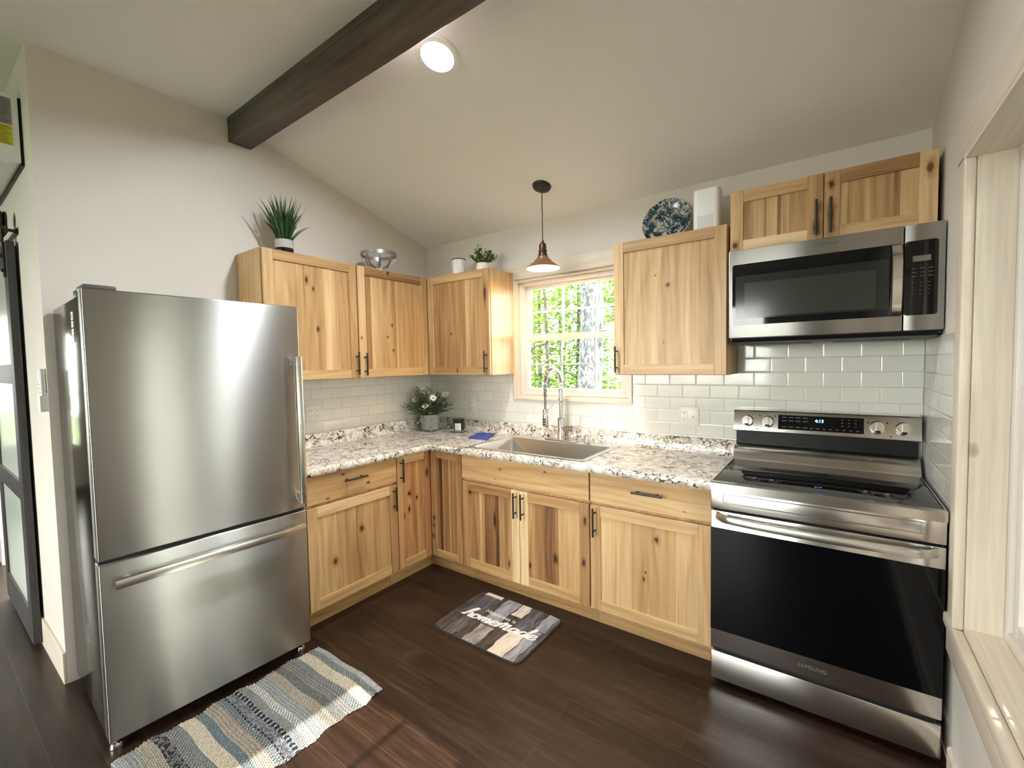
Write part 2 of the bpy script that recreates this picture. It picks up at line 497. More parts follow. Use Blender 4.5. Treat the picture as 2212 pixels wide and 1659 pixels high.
    t = NT('forest_ground'); ob = t.obj()
    g = t.noise(ob, 1.4, 5, 0.7)
    t.p(Base_Color=t.ramp(g, [(0.3, (0.02, 0.022, 0.012)), (0.5, (0.035, 0.05, 0.015)), (0.7, (0.06, 0.08, 0.025))]), Roughness=1.0)
    M['ground'] = t.m
build_materials()

# ================================================================== SETTING
XR = 3.238          # right wall
YE = -2.366         # end wall of the kitchen (faces -Y), x < 0
YF = -6.5           # living room front wall
XW = -5.0           # living room west wall
RIDGE_Y, RIDGE_Z, SL = -1.5635, 2.9238, 0.287
def ceil_z(y):
    return 2.475-SL*y if y > RIDGE_Y else RIDGE_Z+(y-RIDGE_Y)*0.017

def holed(mb, axis, a, b, h0, h1, z0, z1, holes):
    """wall slab between a..b on `axis`, spanning h0..h1, z0..z1, with rectangular holes (h0,h1,z0,z1)"""
    def bx(p0, p1, q0, q1):
        if p1-p0 < 1e-4 or q1-q0 < 1e-4: return
        if axis == 'y': mb.box(p0, p1, a, b, q0, q1)
        else: mb.box(a, b, p0, p1, q0, q1)
    x = h0
    for (c0, c1, d0, d1) in sorted(holes):
        bx(x, c0, z0, z1); bx(c0, c1, z0, d0); bx(c0, c1, d1, z1); x = c1
    bx(x, h1, z0, z1)

fl = MB(); fl.box(XW-.15, XR+.2, YF-.15, 0.14, -0.12, 0.0)
struct(fl.build('floor', M['floor'], smooth=0))
# ceiling: slope over the kitchen, nearly flat towards the living room
ce = MB()
prof = [(0.14, ceil_z(0.14)), (RIDGE_Y, RIDGE_Z), (YF-.15, ceil_z(YF-.15)), (YF-.15, ceil_z(YF)+.12), (RIDGE_Y, RIDGE_Z+.12), (0.14, ceil_z(.14)+.12)]
ce.prism(prof, XW-.15, XR+.2, axis=0)
struct(ce.build('ceiling', M['ceiling'], smooth=0))
# walls
w = MB(); holed(w, 'y', 0.0, 0.14, -0.14, XR+.2, 0.0, 2.475, [(0.935, 1.830, 1.205, 2.075)])
struct(w.build('wall_back', M['wall'], smooth=0))
w = MB()
w.prism([(YE, 0), (0.0, 0), (0.0, 2.475), (RIDGE_Y, RIDGE_Z), (YE, ceil_z(YE))], -0.14, 0.0, axis=0)
struct(w.build('wall_left', M['wall'], smooth=0))
w = MB(); holed(w, 'y', YE, YE+.14, XW, -0.14, 0.0, ceil_z(YE), [(-2.2, -1.3, 0, 2.03)])
struct(w.build('wall_end', M['wall'], smooth=0))
w = MB(); holed(w, 'x', XR, XR+.2, YF, 0.0, 0.0, 2.30, [(-2.25, -0.80, 0.576, 2.075)])
w.prism([(0.0, 2.30), (0.0, 2.475), (RIDGE_Y, RIDGE_Z), (YF, ceil_z(YF)), (YF, 2.30)], XR, XR+.2, axis=0)
struct(w.build('wall_right', M['wall'], smooth=0))
w = MB(); holed(w, 'y', YF-.14, YF, XW, XR, 0.0, ceil_z(YF), [(-1.4, 2.0, 0.6, 2.4)])
struct(w.build('wall_front', M['wall'], smooth=0))
w = MB(); holed(w, "x", XW-.14, XW, YF, YE, 0.0, ceil_z(YE)+.05, [(-3.70, -2.80, 0.55, 2.15)])
struct(w.build('wall_west', M['wall'], smooth=0))
# baseboards
b = MB(); b.prism([(XR, 0), (XR-.014, 0), (XR-.014, .100), (XR-.006, .112), (XR, .112)], -0.70, YF, axis=1)
struct(b.build('baseboard_right', M['pine'], smooth=0))
b = MB(); b.box(-1.29, 0.0, YE-.011, YE, 0, .148, .002, grain=0)
struct(b.build('baseboard_end', M['pine'], smooth=0))

# tiled backsplash
t = MB()
t.box(.009, .914, -.008, -.0005, .99, 1.379); t.box(.914, 1.851, -.008, -.0005, .99, 1.184)
t.box(1.851, 2.459, -.008, -.0005, .99, 1.379); t.box(2.459, XR-.009, -.008, -.0005, .86, 1.575)
struct(t.build('trim_1', M['tile_y'], smooth=0))
t = MB(); t.box(.0005, .008, -1.56, -.009, .99, 1.379)
struct(t.build('trim_2', M['tile_x'], smooth=0))
t = MB(); t.box(XR-.008, XR-.0005, -.648, -.009, .83, 1.539)
struct(t.build('trim_3', M['tile_x'], smooth=0))

# ---- window over the sink
def sash(mb, xf, h0, h1, z0, z1, d0, d1, fr, bot=None, top=None):
    bot = bot or fr; top = top or fr
    mb.xf = xf
    mb.box(h0, h0+fr, d0, d1, z0, z1, .003); mb.box(h1-fr, h1, d0, d1, z0, z1, .003)
    mb.box(h0+fr, h1-fr, d0, d1, z0, z0+bot, .003); mb.box(h0+fr, h1-fr, d0, d1, z1-top, z1, .003)
win = struct_root('window_1', (1.38, 0.0, 1.205))
m = MB()
m.box(.916, .937, -.022, -.0005, 1.184, 2.086, .003); m.box(1.828, 1.849, -.022, -.0005, 1.184, 2.086, .003)
m.box(.937, 1.828, -.022, -.0005, 1.184, 1.207, .003, grain=0)
m.build('casing', M['pine'], win)
m = MB(); m.box(.902, 1.868, -.026, -.0005, 2.084, 2.181, .003, grain=0)
m.build('header_board', M['pine'], win)
m = MB(); m.box(.9355, .945, -.004, .138, 1.206, 2.074); m.box(1.820, 1.8295, -.004, .138, 1.206, 2.074)
m.box(.945, 1.820, -.004, .138, 1.206, 1.215, grain=0); m.box(.945, 1.820, -.004, .138, 2.065, 2.074, grain=0)
m.build('jamb', M['pine'], win)
ident = lambda h, d, z: (h, d, z)
m = MB(); sash(m, ident, .946, 1.819, 1.216, 2.064, .040, .125, .032, .030, .028)
m.build('window_frame', M['white_trim'], win)
for nm, d0, d1, z0, z1, bt, tp in (('upper_sash', .086, .112, 1.625, 2.036, .044, .022), ('lower_sash', .046, .078, 1.246, 1.668, .024, .046)):
    m = MB(); sash(m, ident, .978, 1.787, z0, z1, d0, d1, .040, bt, tp)
    so = m.build(nm, M['white_trim'], win)
    m = MB(); dm = (d0+d1)/2; zb, zt = z0+bt, z1-tp
    for h in (1.294, 1.560): m.box(h-.006, h+.006, dm-.006, dm+.006, zb, zt)
    m.box(1.018, 1.747, dm-.0052, dm+.0052, (zb+zt)/2-.006, (zb+zt)/2+.006)
    m.build('muntins', M['white_trim'], so)
    m = MB(); m.box(1.015, 1.750, dm-.0095, dm-.0075, zb-.003, zt+.003)
    m.build('glass_pane', M['glass'], so)
    if nm == 'lower_sash':
        m = MB()
        for h in (1.12, 1.62): m.box(h-.03, h+.03, .040, .062, 1.668, 1.679, .003)
        m.build('sash_lock', M['white_trim'], so)

# ---- right-hand window (twin unit, only its far edge in view)
win = struct_root('window_2', (XR, -1.5, .576))
m = MB()
m.box(XR-.020, XR-.0005, -.680, -.792, .536, 2.084, .004)
m.box(XR-.020, XR-.0005, -2.370, -2.258, .536, 2.084, .004)
m.build('casing', M['pine'], win)
m = MB(); m.box(XR-.024, XR-.0005, -.662, -2.39, 2.084, 2.188, .003, grain=1)
m.build('header_board', M['pine'], win)
m = MB(); m.box(XR-.020, XR-.0005, -.672, -2.38, .440, .535, .003, grain=1)
m.build('apron', M['pine'], win)
m = MB(); m.box(XR-.030, XR-.0005, -.672, -2.38, .5355, .5755, .007, 3, grain=1)
m.box(XR, XR+.085, -.8005, -2.2495, .5765, .588, grain=1)
m.build('sill_board', M['pine'], win)
m = MB(); m.box(XR-.028, XR-.0005, -.793, -.806, .576, 2.083, .005, 3)
m.box(XR, XR+.085, -.801, -.812, .588, 2.074); m.box(XR, XR+.085, -2.238, -2.249, .588, 2.074)
m.box(XR-.028, XR+.085, -.812, -2.238, 2.062, 2.074, grain=1)
m.build('jamb', M['pine'], win)
side = lambda h, d, z: (d, h, z)
for y0, y1 in ((-1.50, -.812), (-2.238, -1.53)):
    m = MB(); sash(m, side, y0, y1, .588, 2.062, XR+.085, XR+.165, .035, .035, .030)
    m.build('window_frame', M['white_trim'], win)
    for nm, d0, z0, z1 in (('upper_sash', XR+.130, 1.32, 2.032), ('lower_sash', XR+.095, .623, 1.365)):
        m = MB(); sash(m, side, y0+.036, y1-.036, z0, z1, d0, d0+.028, .045)
        so = m.build(nm, M['white_trim'], win)
        m = MB(); dm = d0+.014; zb, zt = z0+.045, z1-.045
        for k in (1, 2):
            h = y0+.081+(y1-y0-.162)*k/3
            m.box(dm-.006, dm+.006, h-.006, h+.006, zb, zt)
        m.box(dm-.0052, dm+.0052, y0+.081, y1-.081, (zb+zt)/2-.006, (zb+zt)/2+.006)
        m.build('muntins', M['white_trim'], so)
        m = MB(); m.box(dm+.0075, dm+.0095, y0+.078, y1-.078, zb-.003, zt+.003)
        m.build('glass_pane', M['glass'], so)
m = MB(); m.box(XR+.02, XR+.165, -1.529, -1.501, .589, 2.061)
m.build('mullion', M['pine'], win)

# ---- living room windows behind the camera and far to the left (seen only as reflections)
for idx, (axis, p, h0, h1, z0, z1, n) in enumerate((('y', YF, -1.4, 2.0, .6, 2.4, 4), ('x', XW, -3.70, -2.80, .55, 2.15, 2))):
    win = struct_root('window_%d' % (3+idx), ((h0+h1)/2, p, z0) if axis == 'y' else (p, (h0+h1)/2, z0))
    xf = (lambda h, d, z, p=p: (h, p+d, z)) if axis == 'y' else (lambda h, d, z, p=p: (p+d, h, z))
    m = MB(xf)
    sash(m, xf, h0-.09, h1+.09, z0-.09, z1+.09, .0005, .02, .09)
    m.build('casing', M['pine'], win)
    m = MB(xf); sash(m, xf, h0+.001, h1-.001, z0+.001, z1-.001, -.12, -.04, .05)
    for k in range(1, n):
        h = h0+(h1-h0)*k/n; m.box(h-.02, h+.02, -.1, -.06, z0+.05, z1-.05)
    for q in (.25, .5, .75): m.box(h0+.05, h1-.05, -.098, -.062, z0+(z1-z0)*q-.01-(.02 if q == .5 else 0), z0+(z1-z0)*q+.01)
    m.build('window_frame', M['white_trim'], win)
    m = MB(xf); m.box(h0+.04, h1-.04, -.085, -.081, z0+.04, z1-.04)
    m.build('glass_pane', M['glass'], win)

# ---- ceiling beam at the ridge
bm_ = MB(); bm_.box(0.001, XR-.001, -1.563, -1.437, 2.7845, 2.885, .003, grain=0)
bm_.prism([(-1.563, 2.885), (-1.437, 2.885), (-1.437, ceil_z(-1.437)), (-1.563, ceil_z(-1.563))], 0.001, XR-.001, axis=0, grain=0)
tag(bm_.build('ceiling_beam', M['beam'], loc=(1.6, -1.5, 2.7845)), 'dark stained square timber beam running across the white ceiling', 'beam', kind='thing')

# ---- recessed downlight in the slope
nrm = Vector((0, SL, 1)).normalized()
dc = Vector((1.4355, -1.276, 2.475+SL*1.276))
dl = thing('recessed_downlight', 'round white recessed downlight glowing beside the dark ceiling beam', 'ceiling light', dc)
m = MB(); m.lathe([(.072, -.004), (.074, -.008), (.098, -.008), (.103, -.004), (.103, -.0005), (.072, -.0005)], dc, nrm, 40)
m.build('trim_ring', M['white_plastic'], dl)
m = MB(); m.lathe([(0, -.0035), (.0715, -.0035), (.0715, -.001), (0, -.001)], dc, nrm, 40)
m.build('lens', M['led'], dl)

# ---- pendant over the sink
pc = Vector((1.390, -.3316, 2.475+SL*.3316))
pn = thing('pendant_lamp', 'small copper cone pendant lamp hanging on a black cord before the window', 'pendant lamp', pc)
m = MB(); m.lathe([(0, -.022), (.030, -.022), (.055, -.012), (.060, -.001), (0, -.001)], pc, nrm, 32)
m.build('canopy', M['black_metal'], pn)
ZS = 2.060   # rim of the shade
m = MB(); m.tube([(pc.x, pc.y, pc.z-.015), (pc.x, pc.y, ZS+.166)], .0032, 8)
m.build('cord', M['black_metal'], pn)
m = MB(); m.lathe([(0, .176), (.007, .174), (.009, .160), (.020, .150), (.023, .142), (.023, .112), (.027, .110), (.027, .100), (.024, .098), (.030, .080), (.033, .072), (0, .072)], (pc.x, pc.y, ZS), n=28)
m.build('socket', plain('aged_bronze', (0.10, 0.055, 0.035), 0.4, 0.8), pn)
cop = plain('aged_copper', (0.42, 0.22, 0.13), 0.38, 0.85)
m = MB()
oc = [(.030, .075), (.036, .066), (.040, .056), (.052, .050), (.057, .040), (.074, .028), (.094, .012), (.107, .0)]
m.lathe(oc, (pc.x, pc.y, ZS), n=40)
m.lathe([(r-.002, h-.003) for r, h in oc][::-1], (pc.x, pc.y, ZS), n=40, mat=1)
m.lathe([(.105, -.003), (.107, 0)], (pc.x, pc.y, ZS), n=40)
m.build('lamp_shade', [cop, plain('shade_lining', (0.82, 0.76, 0.66), 0.45)], pn)
m = MB(); m.lathe([(.010, .070), (.012, .055), (.024, .034), (.029, .018), (.024, .002), (.010, -.010), (0, -.012)], (pc.x, pc.y, ZS), n=20)
m.build('bulb', M['bulb'], pn)

# ================================================================== CABINETS
F_back = lambda h, d, z: (h, -d, z)
F_left = lambda h, d, z: (d, h, z)
WOOD_BODY = hickory('hickory_carcass', dark=0.02)
WOOD_KICK = hickory('hickory_toe_kick', dark=0.0)

def shaker(root, F, h0, h1, z0, z1, face, strips, knots=(), stl=0.0, str_=0.0, rt=0.0, rb=0.0, dark=0.0, warm=0.0, sw=.057, name='door', label=None):
    """frame-and-panel door: strips = [(end fraction, tone)] are the boards of the panel"""
    ax = 'y' if F is F_back else 'x'
    org = Vector(LVL[root.name]); o = org.x if ax == 'y' else org.y
    mat = hickory('hickory_'+name, [(k[0]-o, k[1]-org.z, *k[2:]) for k in knots], ax, dark, warm)
    m = MB(F); t = .019; b = face-t
    hg = 0 if ax == 'y' else 1
    m.box(h0, h0+sw, b, face, z0, z1, .0016, 1, tone=stl); m.box(h1-sw, h1, b, face, z0, z1, .0016, 1, tone=str_)
    m.box(h0+sw, h1-sw, b, face, z1-sw, z1, .0016, 1, tone=rt, grain=hg)
    m.box(h0+sw, h1-sw, b, face, z0, z0+sw, .0016, 1, tone=rb, grain=hg)
    a = h0+sw; W = h1-h0-2*sw; p = 0.0
    for fr, tn in strips:
        m.box(a+p*W, a+fr*W, b+.002, face-.0085, z0+sw-.002, z1-sw+.002, tone=tn); p = fr
    # small bevelled bead round the panel
    o_ = m.build(name, mat, root, smooth=0)
    if label: o_['label'] = label
    return o_
def slab(root, F, h0, h1, z0, z1, face, tone=0.0, knots=(), name='drawer', dark=0.0):
    ax = 'y' if F is F_back else 'x'
    org = Vector(LVL[root.name]); o = org.x if ax == 'y' else org.y
    mat = hickory('hickory_'+name, [(k[0]-o, k[1]-org.z, *k[2:]) for k in knots], ax, dark)
    m = MB(F); m.box(h0, h1, face-.019, face, z0, z1, .0025, 2, tone=tone, grain=0 if ax == 'y' else 1)
    return m.build(name, mat, root, smooth=0)
def pull(door, F, face, h, z, vert=True):
    """black bar pull, centre at (h, z)"""
    m = MB(F); L = .076; P = .048
    if vert:
        m.tube([(h, face+.032, z-L), (h, face+.032, z+L)], .0058, 12)
        for s in (-1, 1): m.tube([(h, face-.001, z+s*P), (h, face+.032, z+s*P)], .0045, 10)
    else:
        m.tube([(h-L, face+.032, z), (h+L, face+.032, z)], .0058, 12)
        for s in (-1, 1): m.tube([(h+s*P, face-.001, z), (h+s*P, face+.032, z)], .0045, 10)
    o = m.build('handle', M['black_metal'], door)
    return o
def carcass(root, F, boxes, mat=None, tones=None):
    m = MB(F)
    for i, bx in enumerate(boxes): m.box(*bx, .0012, 1, tone=(tones[i] if tones else 0.0))
    return m.build('body', mat or WOOD_BODY, root, smooth=0)

UZ0, UZ1, UF = 1.379, 2.1345, .315
# -- uppers, left wall
c = thing('upper_cabinet', 'hickory wall cabinet beside the fridge, the one carrying the grass plant', 'cabinet', (0, -1.248, UZ0), group='hickory wall cabinets')
carcass(c, F_left, [(-1.552, -.946, .0095, .2945, UZ0, UZ1)])
d = shaker(c, F_left, -1.546, -.950, UZ0+.003, UZ1-.003, UF, [(.36, .06), (.64, -.06), (.80, .20), (1, .0)],
           [(-1.248, 1.937, .010), (-1.291, 1.985, .012, 2.5), (-1.227, 1.693, .012)], stl=.10, str_=-.05, rt=-.02, rb=.18)
pull(d, F_left, UF, -.968, 1.477)
c = thing('upper_cabinet', 'hickory wall cabinet in the corner under the wire bowl', 'cabinet', (0, -.63, UZ0), group='hickory wall cabinets')
carcass(c, F_left, [(-.944, -.003, .0095, .2945, UZ0, UZ1-.002)])
d = shaker(c, F_left, -.940, -.3185, UZ0+.003, UZ1-.004, UF, [(.10, -.22), (.24, .22), (.30, .02), (.52, -.08), (.56, .14), (1, .02)],
           [(-.656, 1.749, .009), (-.698, 1.663, .009), (-.65, 1.568, .008), (-.922, 1.65, .010), (-.687, 2.115, .012)], stl=.22, str_=-.02, rt=-.30, rb=.12)
pull(d, F_left, UF, -.905, 1.472)
# -- uppers, back wall
c = thing('upper_cabinet', 'hickory wall cabinet left of the sink window, below the small potted plant', 'cabinet', (.62, 0, UZ0), group='hickory wall cabinets')
carcass(c, F_back, [(.298, .934, .0095, .2945, UZ0, UZ1)], hickory('hickory_side', [], 'y', -.04, .5))
d = shaker(c, F_back, .3185, .930, UZ0+.003, UZ1-.003, UF, [(.66, -.10), (.74, .20), (1, -.06)],
           [(.556, 1.69, .009), (.617, 1.412, .010), (.898, 1.956, .016, 5)], stl=.08, str_=-.10, rt=.06, rb=-.02)
pull(d, F_back, UF, .902, 1.475)
c = thing('upper_cabinet', 'plain hickory wall cabinet right of the window, carrying the patterned plate', 'cabinet', (2.155, 0, UZ0), group='hickory wall cabinets')
carcass(c, F_back, [(1.854, 2.457, .0095, .2945, UZ0, UZ1)])
d = shaker(c, F_back, 1.857, 2.453, UZ0+.003, UZ1-.003, UF, [(.5, .03), (1, .0)],
           [(2.162, 1.866, .017, .9), (2.094, 1.926, .005), (2.138, 1.558, .004)], stl=.12, str_=.08, rt=-.08, rb=.04)
pull(d, F_back, UF, 1.874, 1.470)
c = thing('microwave_cabinet', 'low two-door hickory cabinet above the microwave', 'cabinet', (2.845, 0, 1.979), group='hickory wall cabinets')
carcass(c, F_back, [(2.466, 3.222, .0015, .2945, 1.979, 2.281)])
d = shaker(c, F_back, 2.469, 2.845, 1.982, 2.278, UF, [(.17, -.14), (.33, .02), (.38, -.24), (.54, .06), (.60, -.30), (.72, .04), (1, -.10)],
           [(2.489, 2.017, .016), (2.82, 2.043, .014, 2.5)], stl=.10, str_=-.16, rt=.0, rb=.34, name='left_door')
pull(d, F_back, UF, 2.821, 2.083)
d = shaker(c, F_back, 2.8485, 3.219, 1.982, 2.278, UF, [(.10, .12), (.35, -.12), (.40, -.02), (.70, -.10), (.78, -.2), (1, .16)],
           [(2.875, 2.221, .014), (2.875, 2.09, .012, 4), (3.195, 2.21, .016, 2.4)], stl=-.14, str_=.16, rt=-.26, rb=.08, name='right_door')
pull(d, F_back, UF, 2.873, 2.082)

BF, BZT = .627, .8745
KD = .524
# -- base, left wall
c = thing('base_cabinet', 'hickory drawer and door base cabinet next to the fridge', 'cabinet', (.3, -1.22, 0), group='hickory base cabinets')
carcass(c, F_left, [(-1.526, -.9165, .002, .6055, .112, BZT)])
m = MB(F_left); m.box(-1.526, -.9165, .002, KD, 0, .1115, tone=-.12, grain=1); m.build('toe_kick', WOOD_KICK, c, smooth=0)
d = slab(c, F_left, -1.522, -.920, .714, .869, BF, -.02, [(-1.134, .758, .016, .5), (-1.30, .845, .014, .4), (-1.40, .73, .014, .4)])
pull(d, F_left, BF, -1.232, .810, False)
d = shaker(c, F_left, -1.522, -.920, .130, .697, BF, [(.24, .12), (.50, -.02), (1, -.06)],
           [(-1.182, .492, .017), (-1.362, .358, .021)], stl=.10, str_=-.18, rt=.30, rb=.0)
pull(d, F_left, BF, -.950, .611)
# -- corner
c = thing('corner_cabinet', 'hickory corner base cabinet with two narrow doors meeting at an inside angle', 'cabinet', (.4, -.4, 0), group='hickory base cabinets')
m = MB(); m.box(.002, .6055, -.9145, -.003, .112, BZT, tone=-.1); m.box(.6065, .9165, -.6055, -.003, .112, BZT, tone=-.1)
m.build('body', WOOD_BODY, c, smooth=0)
m = MB(); m.box(.002, KD, -.9145, -.003, 0, .1115, tone=-.12, grain=1); m.box(KD, .9165, -KD, -.003, 0, .1115, tone=-.12, grain=0)
m.build('toe_kick', WOOD_KICK, c, smooth=0)
d = shaker(c, F_left, -.9125, -.6295, .130, .869, BF, [(.62, -.14), (.75, -.04), (1, -.16)],
           [(-.813, .609, .014), (-.748, .566, .012), (-.816, .505, .012, 2.4), (-.86, .473, .011, 2), (-.66, .72, .012, 3)], stl=.0, str_=-.22, rt=.22, rb=-.04, dark=.05, warm=1.2, sw=.05, name='left_door')
pull(d, F_left, BF, -.888, .780)
d = shaker(c, F_back, .6295, .9145, .130, .869, BF, [(.14, -.30), (.30, -.55), (.36, -.05), (.62, -.28), (.68, .0), (1, -.22)],
           [(.656, .398, .012, 1.6), (.645, .27, .011, 2), (.650, .345, .009, 2)], stl=-.12, str_=-.14, rt=-.05, rb=-.02, dark=.04, sw=.05, name='right_door')
# -- sink base
c = thing('sink_base_cabinet', 'hickory sink base with dark striped double doors under a plain false front', 'cabinet', (1.38, -.3, 0), group='hickory base cabinets')
m = MB(F_back)
m.box(.9185, .938, .012, .6055, .112, BZT); m.box(1.819, 1.8385, .012, .6055, .112, BZT); m.box(.938, 1.819, .012, .6055, .112, .13)
m.box(.938, 1.819, .586, .6055, .13, .66); m.box(.938, 1.819, .592, .6055, .66, BZT)
m.build('body', WOOD_BODY, c, smooth=0)
m = MB(F_back); m.box(.9185, 1.8385, .012, KD, 0, .1115, tone=-.1, grain=0); m.build('toe_kick', WOOD_KICK, c, smooth=0)
slab(c, F_back, .922, 1.836, .714, .869, BF, .02, [(1.241, .812, .012, .5), (1.563, .834, .013, .5), (1.20, .745, .007, .4)], name='false_front')
d = shaker(c, F_back, .922, 1.377, .130, .697, BF, [(.24, -.24), (.30, .10), (.36, -.12), (.52, -.40), (.62, -.30), (.70, -.46), (1, -.10)],
           [(.985, .627, .011), (1.183, .478, .010, 5), (1.291, .228, .010, 4)], stl=-.06, str_=.42, rt=-.16, rb=.04, dark=.03, name='left_door')
pull(d, F_back, BF, 1.357, .611)
d = shaker(c, F_back, 1.381, 1.836, .130, .697, BF, [(.14, -.18), (.32, -.26), (.52, -.44), (.60, -.34), (1, .04)],
           [(1.621, .341, .015, 2), (1.802, .367, .012, 2.4), (1.448, .258, .010, 2.4), (1.812, .60, .010, 3)], stl=.42, str_=-.12, rt=-.04, rb=.0, dark=.02, name='right_door')
pull(d, F_back, BF, 1.409, .611)
# -- drawer base by the range
c = thing('base_cabinet', 'light hickory drawer and door base cabinet next to the range', 'cabinet', (2.145, -.3, 0), group='hickory base cabinets')
carcass(c, F_back, [(1.8405, 2.4525, .002, .6055, .112, BZT)])
m = MB(F_back); m.box(1.8405, 2.4525, .002, KD, 0, .1115, tone=-.06, grain=0); m.build('toe_kick', WOOD_KICK, c, smooth=0)
d = slab(c, F_back, 1.844, 2.449, .714, .869, BF, .06, [(2.33, .745, .012, .35)])
pull(d, F_back, BF, 2.158, .806, False)
d = shaker(c, F_back, 1.844, 2.449, .130, .697, BF, [(.18, .16), (.34, .12), (.50, -.04), (.79, .03), (.80, .32), (1, .16)],
           [(2.197, .577, .017), (2.131, .364, .008, 2.4), (2.14, .40, .006)], stl=-.02, str_=.14, rt=.16, rb=.16)
pull(d, F_back, BF, 1.873, .611)

# ================================================================== COUNTER
ct = thing('countertop', 'L shaped speckled cream and black laminate worktop with a raised back lip', 'countertop', (.9, -.4, .8755))
CZ0, CZ1 = .8755, .9145
HX0, HX1, HY0, HY1 = .972, 1.770, -.578, -.066     # cut-out for the sink
m = MB()
E_ = .020
m.box(.0095, .66-E_, -1.553, -.0095, CZ0, CZ1)
m.box(.66-E_, HX0, -.66+E_, -.0095, CZ0, CZ1); m.box(HX1, 2.4535, -.66+E_, -.0095, CZ0, CZ1)
m.box(HX0, HX1, -.66+E_, HY0, CZ0, CZ1); m.box(HX0, HX1, HY1, -.0095, CZ0, CZ1)
# rounded front edge swept round the inside corner
pr = [(E_, CZ1), (.011, CZ1+.0015), (.004, CZ1-.002), (0, CZ1-.010), (0, CZ1-.024), (.003, CZ1-.034), (.009, CZ0-.001), (E_, CZ0)]
v = []; f = []
for px, py, dx, dy in ((.66, -1.553, -1, 0), (.66, -.66, -1, 1), (2.4535, -.66, 0, 1)):
    for d_, z_ in pr: v.append((px+dx*d_, py+dy*d_, z_))
n = len(pr)
for i in range(2):
    for k in range(n): f.append((i*n+k, i*n+(k+1) % n, (i+1)*n+(k+1) % n, (i+1)*n+k))
f.append(tuple(range(n))); f.append(tuple(range(2*n, 3*n))[::-1])
m.add(v, f)
m.build('worktop', M['counter'], ct, smooth=50)
m = MB()
lp = [(.0095, CZ1-.001), (.040, CZ1-.001), (.030, CZ1+.006), (.027, CZ1+.016), (.027, .997), (.023, 1.003), (.0095, 1.003)]
m.prism([(d_, z_) for d_, z_ in lp], -1.553, -.0095, axis=1)
m.prism([(-d_, z_) for d_, z_ in lp], .0095, 2.4535, axis=0)
m.build('back_lip', M['counter'], ct, smooth=40)

# ================================================================== SINK
sk = thing('kitchen_sink', 'single bowl stainless drop-in sink set in the worktop under the window', 'sink', (1.37, -.32, .7))
SX0, SX1, SY0, SY1 = .950, 1.795, -.602, -.046
BX0, BX1, BY0, BY1 = .982, 1.760, -.566, -.150
def rrect(x0, x1, y0, y1, r, n=6):
    pts = []
    for cx, cy, a0 in ((x1-r, y1-r, 0), (x0+r, y1-r, 90), (x0+r, y0+r, 180), (x1-r, y0+r, 270)):
        for k in range(n+1):
            a = R(a0+90*k/n); pts.append((cx+r*cos(a), cy+r*sin(a)))
    return pts
def loops(mb, rings, close_top=False, close_bot=False, **kw):
    v = []; f = []; n = len(rings[0][0])
    for pts, z in rings: v += [(p[0], p[1], z) for p in pts]
    for i in range(len(rings)-1):
        for k in range(n): f.append((i*n+k, i*n+(k+1) % n, (i+1)*n+(k+1) % n, (i+1)*n+k))
    if close_bot: f.append(tuple(range((len(rings)-1)*n, len(rings)*n)))
    if close_top: f.append(tuple(range(n)))
    mb.add(v, f, **kw)
m = MB()
loops(m, [(rrect(SX0, SX1, SY0, SY1, .018), .9155), (rrect(SX0+.003, SX1-.003, SY0+.003, SY1-.003, .017), .9205), (rrect(SX0+.012, SX1-.012, SY0+.012, SY1-.012, .014), .9210),
          (rrect(BX0-.004, BX1+.004, BY0-.004, BY1+.004, .026), .9190), (rrect(BX0, BX1, BY0, BY1, .024), .914), (rrect(BX0+.004, BX1-.004, BY0+.004, BY1-.004, .024), .75),
          (rrect(BX0+.018, BX1-.018, BY0+.018, BY1-.018, .03), .727), (rrect(BX0+.05, BX1-.05, BY0+.05, BY1-.05, .05), .722)], close_bot=True)
m.build('basin', M['sink_steel'], sk, smooth=50, recalc=False)
m = MB(); m.lathe([(0, .7245), (.040, .7245), (.056, .727), (.058, .7225), (0, .7222)], (1.371, -.30, 0), n=28)
m.build('drain', M['chrome'], sk)

# ================================================================== FAUCET
FX, FY, FZ = 1.372, -.095, .9215
fa = thing('spring_faucet', 'brushed steel pull-down spring faucet standing behind the sink bowl', 'faucet', (FX, FY, FZ))
m = MB()
loops(m, [(rrect(FX-.130, FX+.130, FY-.030, FY+.030, .029, 8), FZ), (rrect(FX-.130, FX+.130, FY-.030, FY+.030, .029, 8), FZ+.005), (rrect(FX-.126, FX+.126, FY-.026, FY+.026, .025, 8), FZ+.008)], True, True)
m.build('deck_plate', M['nickel'], fa)
m = MB(); m.lathe([(0, .008), (.027, .008), (.027, .014), (.0235, .018), (.0235, .150), (.021, .156), (0, .156)], (FX, FY, FZ))
m.tube([(FX+.015, FY, FZ+.085), (FX+.085, FY, FZ+.085)], .020, 20)
m.build('body', M['nickel'], fa)
m = MB(); m.lathe([(0, 0), (.022, 0), (.022, .012), (0, .012)], (FX+.087, FY, FZ+.085), (1, 0, 0))
m.tube([(FX+.093, FY, FZ+.085), (FX+.095, FY+.002, FZ+.12), (FX+.101, FY+.004, FZ+.185)], [.0065, .006, .005], 10)
m.build('lever', M['nickel'], fa)
m = MB(); m.tube([(FX, FY, FZ+.156), (FX, FY, FZ+.335)], .0125, 16)
m.lathe([(0, .262), (.017, .262), (.0185, .268), (.0185, .286), (.017, .292), (0, .292)], (FX, FY, FZ))
m.lathe([(0, .333), (.015, .333), (.015, .352), (0, .352)], (FX, FY, FZ))
m.build('column', M['nickel'], fa)
